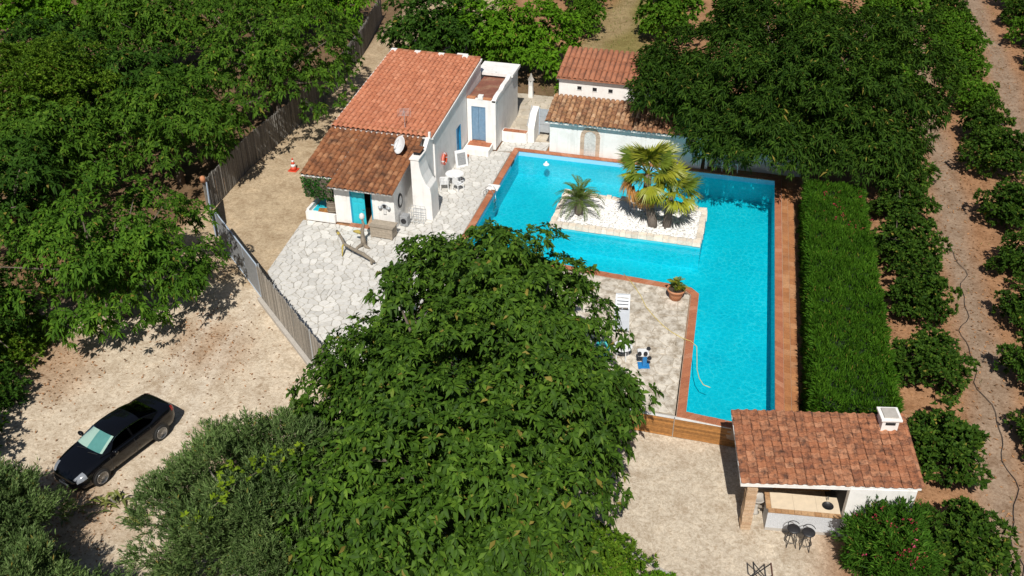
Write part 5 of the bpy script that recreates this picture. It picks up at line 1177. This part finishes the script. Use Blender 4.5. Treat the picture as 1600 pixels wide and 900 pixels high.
# citrus rows: three crowns shared between the trees
def citrus():
    var = []
    for q in range(4):
        me, cc = plant_mesh('citrus', 'leaf_citrus' if q < 3 else 'leaf_citrus_bright', (1.6, 1.55, 1.28), 46, .46, 19, 200 + q, -.75, 1.25, .2)
        var.append((me, trunk_mesh(.9, .09, cc, 8, np.random.default_rng(q), 'bark')))
    names = ['first', 'second', 'third', 'fourth', 'fifth', 'sixth', 'seventh', 'eighth', 'ninth', 'tenth', 'eleventh', 'twelfth', 'thirteenth', 'fourteenth', 'fifteenth']
    r = random.Random(6)
    rows = [('in the row beside the hedge', [(9.5, 26.7, 1.1), (8.9, 31.1, 1.05), (8.7, 35.7, .98), (8.7, 40.5, 1.0), (8.4, 44.8, 1.02), (8.4, 49.6, 1.05), (8.9, 54.2, 1.05)]),
            ('in the right-edge orchard row', [(13.2, 33.0, .85), (13.2, 36.8, .9), (13.6, 41.0, .92), (13.9, 45.4, .98), (14.1, 50.6, 1.08), (14.1, 56.8, 1.14), (14.0, 61.6, 1.0), (13.9, 66.4, 1.08), (13.9, 71.2, 1.0), (13.9, 75.6, 1.1), (13.8, 80.2, 1.05), (13.8, 85.0, 1.1)]),
            ('in the top right orchard row', [(19.9, 76.0, 1.0), (19.9, 80.6, 1.1), (20.0, 85.4, 1.05), (20.0, 90.4, 1.1)]),
            ('behind the big feathery tree', [(8.6, 66.0, 1.3), (8.7, 71.0, 1.35), (9.0, 76.0, 1.4), (9.5, 81.5, 1.7), (4.0, 73.5, 1.4), (3.2, 79.5, 1.5)]),
            ('of the group behind the pool house', [(-14.1, 74.6, 1.12), (-7.5, 75.0, 1.7), (-1.8, 77.0, 1.5), (-15.5, 82.0, 1.3), (-8.0, 84.0, 1.5)])]
    for where, pts in rows:
        for k, (x, y, s) in enumerate(pts):
            t = thing('citrus_tree', 'round citrus tree, %s from the near end %s' % (names[k], where) if 'group' not in where else 'round citrus tree, %s %s' % (names[k], where), 'citrus tree', (x, y, gz(x, y) - .05), r.uniform(0, 6.28), 'citrus trees in the orchard')
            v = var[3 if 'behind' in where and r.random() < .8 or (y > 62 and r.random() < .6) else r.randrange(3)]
            link('crown', v[0], t); link('trunk', v[1], t); t.scale = (s * r.uniform(.9, 1.12), s * r.uniform(.9, 1.1), s * r.uniform(.82, 1.12))
citrus()
# hedge and oleander block
def blades(poly, z0, z1, dens, L, W, seed, tilt, mat, name, parent, org):
    """leaf blades over the top and sides of a clipped block given by four corners"""
    rg = np.random.default_rng(seed); q = np.array(poly, float); Ps, Ns = [], []
    e1 = np.linalg.norm(q[1] - q[0]); e2 = np.linalg.norm(q[3] - q[0]); n = int(e1 * e2 * dens); s, t = rg.random(n), rg.random(n)
    p = (q[0] * ((1 - s) * (1 - t))[:, None] + q[1] * (s * (1 - t))[:, None] + q[2] * (s * t)[:, None] + q[3] * ((1 - s) * t)[:, None])
    wave = .13 * np.sin(p[:, 0] * 2.1 + p[:, 1] * 1.1) * np.sin(p[:, 1] * 1.3 - p[:, 0]) + .09 * np.sin(p[:, 1] * 4.2 + p[:, 0] * 5) * np.sin(p[:, 0] * 4.4)
    Ps.append(np.column_stack([p, z1 + wave + rg.uniform(-.16, .02, n)])); Ns.append(np.tile([0, 0, 1.0], (n, 1)))
    for i in range(4):
        a, b = q[i], q[(i + 1) % 4]; l = np.linalg.norm(b - a); d = (b - a) / l; nr = np.array([d[1], -d[0]]); n = int(l * (z1 - z0) * dens); s = rg.random(n); zz_ = rg.uniform(z0, z1, n)
        p = a + (b - a) * s[:, None] + nr * (rg.uniform(-.14, .06, n) + .08 * np.sin(s * l * 4 + zz_ * 3))[:, None]
        Ps.append(np.column_stack([p, zz_])); Ns.append(np.tile([nr[0], nr[1], .35], (n, 1)))
    P = np.concatenate(Ps); N = unit(np.concatenate(Ns)); D = unit(N + rg.normal(0, tilt, P.shape) + np.array([0, 0, .35]))
    kp = (np.sin(P[:, 0] * 4.3 + P[:, 1] * 2.9 + P[:, 2] * 3) * np.sin(P[:, 1] * 3.7 - P[:, 0] * 2.2) > -.62) | (rg.random(len(P)) < .35); P, N, D = P[kp], N[kp], D[kp]   # thin spots
    V, F = leaf_geo(P, D, unit(rg.normal(0, 1, P.shape)), L * rg.uniform(.6, 1.4, len(P)), W * rg.uniform(.8, 1.2, len(P)), .12)
    link(name, npmesh(name, V - np.array(org), F, mat), parent); return P, N
def core(poly, z0, z1, ins, parent):
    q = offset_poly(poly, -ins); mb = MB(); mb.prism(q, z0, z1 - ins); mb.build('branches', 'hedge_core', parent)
def flowers(P, N, n, size, seed, mat, parent, org, clump=7, sel=None):
    rg = np.random.default_rng(seed); idx = np.arange(len(P)) if sel is None else np.nonzero(sel(P))[0]
    pk = rg.choice(idx, n, replace=False); C = np.repeat(P[pk] + N[pk] * .12, clump, 0) + rg.normal(0, .06, (n * clump, 3)); A = unit(np.repeat(N[pk], clump, 0) + rg.normal(0, .5, C.shape))
    V, F = rosettes(C, A, 5, size, size * .6, (.9, 1.3), .0, rg); tag(link('flowers', npmesh('flowers', V - np.array(org), F, mat), parent), kind='stuff')
hp = [(3.98, 30.6), (7.0, 30.9), (6.12, 49.3), (3.36, 49.3)]
hd = thing('clipped_hedge', 'long clipped bright green hedge along the right side of the pool', 'hedge', (5, 40, -.2))
P_, N_ = blades(hp, -.5, 1.95, 640, .22, .046, 301, .5, 'leaf_hedge', 'foliage', hd, (5, 40, -.2)); core(hp, -.6, 1.95, .25, hd)
flowers(P_, N_, 26, .07, 302, 'flower_red', hd, (5, 40, -.2), 6, lambda P: (P[:, 1] > 44) & (P[:, 2] > 1.6) & (P[:, 0] > 3.9))
ol = thing('oleander_bush', 'rounded oleander bush with dark pink flowers in front of the kitchen', 'oleander', (6.8, 25.55, -1.0))
def oleander():
    rg = np.random.default_rng(311); P, A, cc = crown_pts((1.62, 1.75, 1.5), 58, .55, 34, rg, -.85, .10, .6); P[:, 2] += 1.2; k = P[:, 2] > .05; P, A = P[k], A[k]
    V, F = rosettes(P, A, 11, .25, .046, (.3, 1.1), .15, rg, along=.8); link('crown', npmesh('crown', V, F, 'leaf_oleander'), ol); link('trunk', trunk_mesh(.8, .07, cc, 10, rg, 'bark'), ol)
    top = P[:, 2] > 1.0; P, A = P[top], A[top]; flowers(P, A, 46, .07, 312, 'flower_red', ol, (0, 0, 0), 5); flowers(P, A, 16, .07, 313, 'flower_pink', ol, (0, 0, 0), 4)
oleander()
vn = thing('yellow_vine', 'yellow-green vine trailing over the large olive tree', 'vine', (-13.6, 18.4, 3.9))
vn_p = np.random.default_rng(5); a_ = vn_p.uniform(0, 1, 46); P_ = np.stack([-.9 + 1.5 * a_ + .3 * np.sin(a_ * 9) + vn_p.normal(0, .26, 46), -1.1 + 3.0 * a_ + vn_p.normal(0, .34, 46), .35 + .75 * np.sin(a_ * 2.6) + vn_p.normal(0, .10, 46)], 1)
V, F = rosettes(P_, unit(np.tile([0, -.3, 1.0], (46, 1)) + vn_p.normal(0, .3, (46, 3))), 7, .17, .085, (.6, 1.5), .3, vn_p); link('leaves', npmesh('leaves', V, F, 'leaf_vine'), vn)
MB().tube([(-.9, -1.1, .2), (-.2, .2, .8), (.6, 1.9, .5)], .012, 5).build('stem', 'bark', vn, local=True)
# ivy mat on the house
iv = thing('ivy_mat', 'square mat of dark green ivy hanging under the left end of the lower roof', 'ivy', (-21.9, 41.95, 1.4))
ip = [(-22.85, 41.86), (-21.05, 41.86), (-21.05, 42.1), (-22.85, 42.1)]
blades(ip, 1.15, 2.35, 420, .11, .075, 321, .9, 'leaf_ivy', 'leaves', iv, (-21.9, 41.95, 1.4)); MB().box(-22.82, -21.08, 41.92, 42.02, 1.2, 2.35).build('backing', 'bark', iv)

# ---------------------------------------------------------------- palms
def fan_mesh(seed, mat, droop, L=1.08, pet=.95, wid=1.9):
    rg = np.random.default_rng(seed); n = 30; a = np.linspace(-wid, wid, n) + rg.normal(0, .03, n); base = np.array([pet, 0, pet * .0])
    D = np.stack([np.cos(a), np.sin(a), -.12 - .25 * np.abs(a) / wid + rg.normal(0, .05, n)], 1); D = unit(D)
    ln_ = L * (1 - .22 * np.abs(a) / wid) * rg.uniform(.9, 1.08, n); P = np.tile(base, (n, 1))
    V, F = leaf_geo(P, D, np.tile([0, 0, 1.0], (n, 1)), ln_, ln_ * .105, droop * 1.5 * rg.uniform(.6, 1.5, n), .25, True)
    mb = MB(); mb.v = [tuple(p) for p in V]; mb.f = [tuple(int(i) for i in f) for f in F]
    mb.tube([(0, 0, 0), (pet * .5, 0, .06), (pet, 0, 0)], [.03, .02, .015], 5); return mb.mesh('frond', mat)
def build_fan_palm(label, x, y, path, rads, top_r, spec, seed, mirror=1):
    t = thing('fan_palm', label, 'palm', (x, y, 0.0), 0, 'fan palms on the island')
    MB().tube(path, rads, 12).build('trunk', 'palm_trunk', t, True, local=True)
    r = random.Random(seed); tp = Vector(path[-1])
    for k in range(7):
        z = .25 + k * .3; 
    for (az, el, kind, sc) in spec:
        me = FAN[kind][r.randrange(len(FAN[kind]))]
        o = link('frond', me, t, tp + Vector((0, 0, r.uniform(-.1, .05))), (r.uniform(-.35, .35), R(-el), R(az)), (sc, sc, sc))
FAN = {'g': [fan_mesh(1, 'frond_green', .25), fan_mesh(2, 'frond_green', .4)], 'l': [fan_mesh(3, 'frond_lime', .3), fan_mesh(4, 'frond_lime', .45)], 'd': [fan_mesh(5, 'frond_dead', .9, .8, .8, 1.1), fan_mesh(6, 'frond_dead', 1.0, .8, .75, .9)]}
sp = []
r_ = random.Random(77)
for k in range(11): sp.append((k * 33 + r_.uniform(-12, 12), r_.uniform(42, 82), r_.choice('gll'), r_.uniform(.95, 1.2)))
for k in range(11): sp.append((k * 33 + 20 + r_.uniform(-12, 12), r_.uniform(-8, 36), r_.choice('gll'), r_.uniform(.9, 1.12)))
for az, el in ((208, -8), (222, -24), (236, -40), (255, -50), (275, -58), (195, -16)): sp.append((az, el, 'd', r_.uniform(1.1, 1.3)))
build_fan_palm('taller fan palm with a curved trunk and dead orange fronds on the island', -4.35, 45.6, [(0, 0, -.1), (-.12, .1, .5), (-.38, .25, 1.2), (-.55, .35, 2.0), (-.55, .4, 2.9)], [.27, .25, .22, .2, .2], .2, sp, 1)
sp = []
for k in range(9): sp.append((k * 40 + r_.uniform(-12, 12), r_.uniform(35, 78), r_.choice('gll'), r_.uniform(.9, 1.05)))
for k in range(7): sp.append((k * 51 + 25 + r_.uniform(-12, 12), r_.uniform(-15, 25), r_.choice('gll'), r_.uniform(.8, .98)))
build_fan_palm('shorter straight fan palm right beside the curved one on the island', -3.65, 45.75, [(0, 0, -.1), (.02, .03, .5), (.06, .06, 1.2), (.08, .1, 2.0)], [.25, .23, .2, .19], .2, sp, 2)
def date_frond(seed, L, mat='frond_date', lw=.03, ll=.3):
    rg = np.random.default_rng(seed); n = 30; s = np.linspace(.14, 1, n); rx = lambda s: L * (s - .10 * s * s); rz = lambda s: L * (.42 * s - .72 * s * s * s * .75)
    pts = np.stack([rx(s), np.zeros(n), rz(s)], 1); tg = unit(np.gradient(pts, axis=0)); P, D = [], []
    for sd in (-1, 1):
        P.append(pts); D.append(unit(tg * .75 + np.array([0, sd * .8, .25]) + rg.normal(0, .06, (n, 3))))
    P = np.concatenate(P); D = np.concatenate(D); ln_ = np.tile(ll * np.sin(np.pi * (.15 + .8 * s)) ** .6, 2)
    V, F = leaf_geo(P, D, np.tile([0, 0, 1.0], (2 * n, 1)), ln_, lw, .25, .2)
    mb = MB(); mb.v = [tuple(p) for p in V]; mb.f = [tuple(int(i) for i in f) for f in F]; mb.tube([(0, 0, 0)] + [tuple(p) for p in pts[::4]], [.022] + [.016 * (1 - .7 * k / 8) for k in range(len(pts[::4]))], 5); return mb.mesh('frond', mat)
def build_date_palm():
    t = thing('date_palm', 'small feathery date palm at the left end of the island', 'palm', (-8.5, 45.85, 0.0))
    MB().lathe([(.16, -.1), (.24, .2), (.26, .6), (.20, .9), (.1, 1.0), (0, 1.02)], 12).build('trunk', 'palm_trunk', t, True, local=True)
    fr = [date_frond(k, 1.55) for k in range(3)]; r = random.Random(5)
    for k in range(34):
        el = 70 - 95 * (k / 34) + r.uniform(-6, 6); link('frond', fr[k % 3], t, (0, 0, .85), (r.uniform(-.25, .25), R(-el), R(k * 137.5)), (r.uniform(.85, 1.08),) * 3)
build_date_palm()
# ---------------------------------------------------------------- pots and small plants
def build_pot(label, x, y, s, kind, plabel):
    t = thing('terracotta_pot', label, 'pot', (x, y, .02)); t.scale = (s, s, s)
    MB().lathe([(.27, 0), (.33, .25), (.40, .46), (.44, .47), (.45, .58), (.41, .585), (.39, .48), (0, .46)], 26).build('body', 'terracotta', t, True, local=True); MB().lathe([(.40, .50), (0, .52)], 20).build('soil', 'soil', t, local=True)
    p = thing('potted_plant', plabel, 'plant', (x, y, .02 + .52 * s)); r = random.Random(x); fr = [date_frond(20 + k, .75, 'frond_date' if k else 'frond_lime', .04, .2) for k in range(2)]
    for k in range(16): link('frond', fr[k % 2], p, (r.uniform(-.08, .08), r.uniform(-.08, .08), 0), (r.uniform(-.3, .3), R(-r.uniform(25, 85)), R(k * 137.5)), (r.uniform(.7, 1.0),) * 3)
    MB().tube([(0, 0, -.05), (.02, .03, .15), (0, .0, .3)], [.13, .11, .06], 9).build('stem', 'bark', p, True, local=True)
build_pot('terracotta pot on the terrace corner inside the bend of the pool', -2.35, 39.1, 1.0, 0, 'spiky plant in the pot at the bend of the pool')
build_pot('terracotta pot on the coping behind the top of the big tree', -9.3, 39.7, .85, 1, 'small plant in the pot behind the big tree')
def build_agave():
    for label, x, y, s, n in (('yellowing strap-leaved plant beside the front wheel of the car', -20.75, 20.6, 1.0, 26), ('spiky yellow-green plant near the bottom of the driveway', -19.6, 20.2, .8, 22), ('spiky plant right in front of the car bumper', -21.9, 19.7, .75, 18)):
        t = thing('strap_plant', label, 'plant', (x, y, -.08), 0, 'strap-leaved plants in front of the car'); rg = np.random.default_rng(int(abs(x) * 10)); a = rg.uniform(0, 6.28, n); el = rg.uniform(.35, 1.3, n)
        D = np.stack([np.cos(a) * np.cos(el), np.sin(a) * np.cos(el), np.sin(el)], 1); P = rg.normal(0, .12, (n, 3)) * np.array([1.5, 1.5, 0]); L = rg.uniform(.6, 1.2, n) * s
        V, F = leaf_geo(P, D, np.tile([0, 0, 1.0], (n, 1)), L, .12 * s, .9, .2, True); link('leaves', npmesh('leaves', V, F, 'agave_leaf'), t); MB().lathe([(.10, -.1), (.14, .05), (.05, .25), (0, .27)], 8).build('stem', 'bark_grey', t, local=True)
build_agave()
# loose litter and rough grass, beyond counting
def scatter(name, label, cat, n, area, mat, L, W, seed, upright=False, keep=None):
    rg = np.random.default_rng(seed); x = rg.uniform(area[0], area[1], n); y = rg.uniform(area[2], area[3], n)
    if keep is not None: k = keep(x, y, rg); x, y = x[k], y[k]
    n = len(x); a = rg.uniform(0, 6.28, n); el = rg.uniform(.6, 1.5, n) if upright else rg.uniform(0, .35, n)
    D = np.stack([np.cos(a) * np.cos(el), np.sin(a) * np.cos(el), np.sin(el)], 1); P = np.stack([x, y, gzv(x, y) + .02], 1); s = rg.uniform(.6, 1.5, n)
    V, F = leaf_geo(P, D, np.tile([0, 0, 1.0], (n, 1)) if not upright else unit(rg.normal(0, 1, (n, 3))), L * s, W * s, .3 if upright else 0, .2); tag(link(name, npmesh(name, V, F, mat)), label, cat, kind='stuff')
pat = lambda x, y: np.sin(x * .55 + 1.2) * np.sin(y * .6 + x * .2 + .5)
scatter('leaf_litter', 'dry brown leaves scattered over the driveway', 'leaf litter', 9000, (-31, -16, 15, 37), 'dry_leaf', .11, .05, 1, False, lambda x, y, g: (g.random(len(x)) < .12 + .8 * np.clip(pat(x, y), 0, 1)) & (x + y * .88 < 12.5))
scatter('orchard_litter', 'dry leaves and clods scattered over the orchard lanes', 'leaf litter', 9000, (7.5, 21, 22, 90), 'dry_leaf', .13, .06, 2, False)
scatter('rough_grass', 'rough grass and weeds on the far lane and the left verge', 'grass', 42000, (-45, 22, 16, 92), 'grass_blade', .22, .03, 3, True,
        lambda x, y, g: ((np.abs(x + 11.2) < 4.5) & (y > 59.5) & (g.random(len(x)) < .9)) | ((x < -28.5) & (y < 36) & (y > 18) & (np.sin(x * 1.3 + y) > -.2)) | ((x > 7.5) & (g.random(len(x)) < .05)) | ((x < -24) & (x > -29) & (y < 22) & (g.random(len(x)) < .6)))
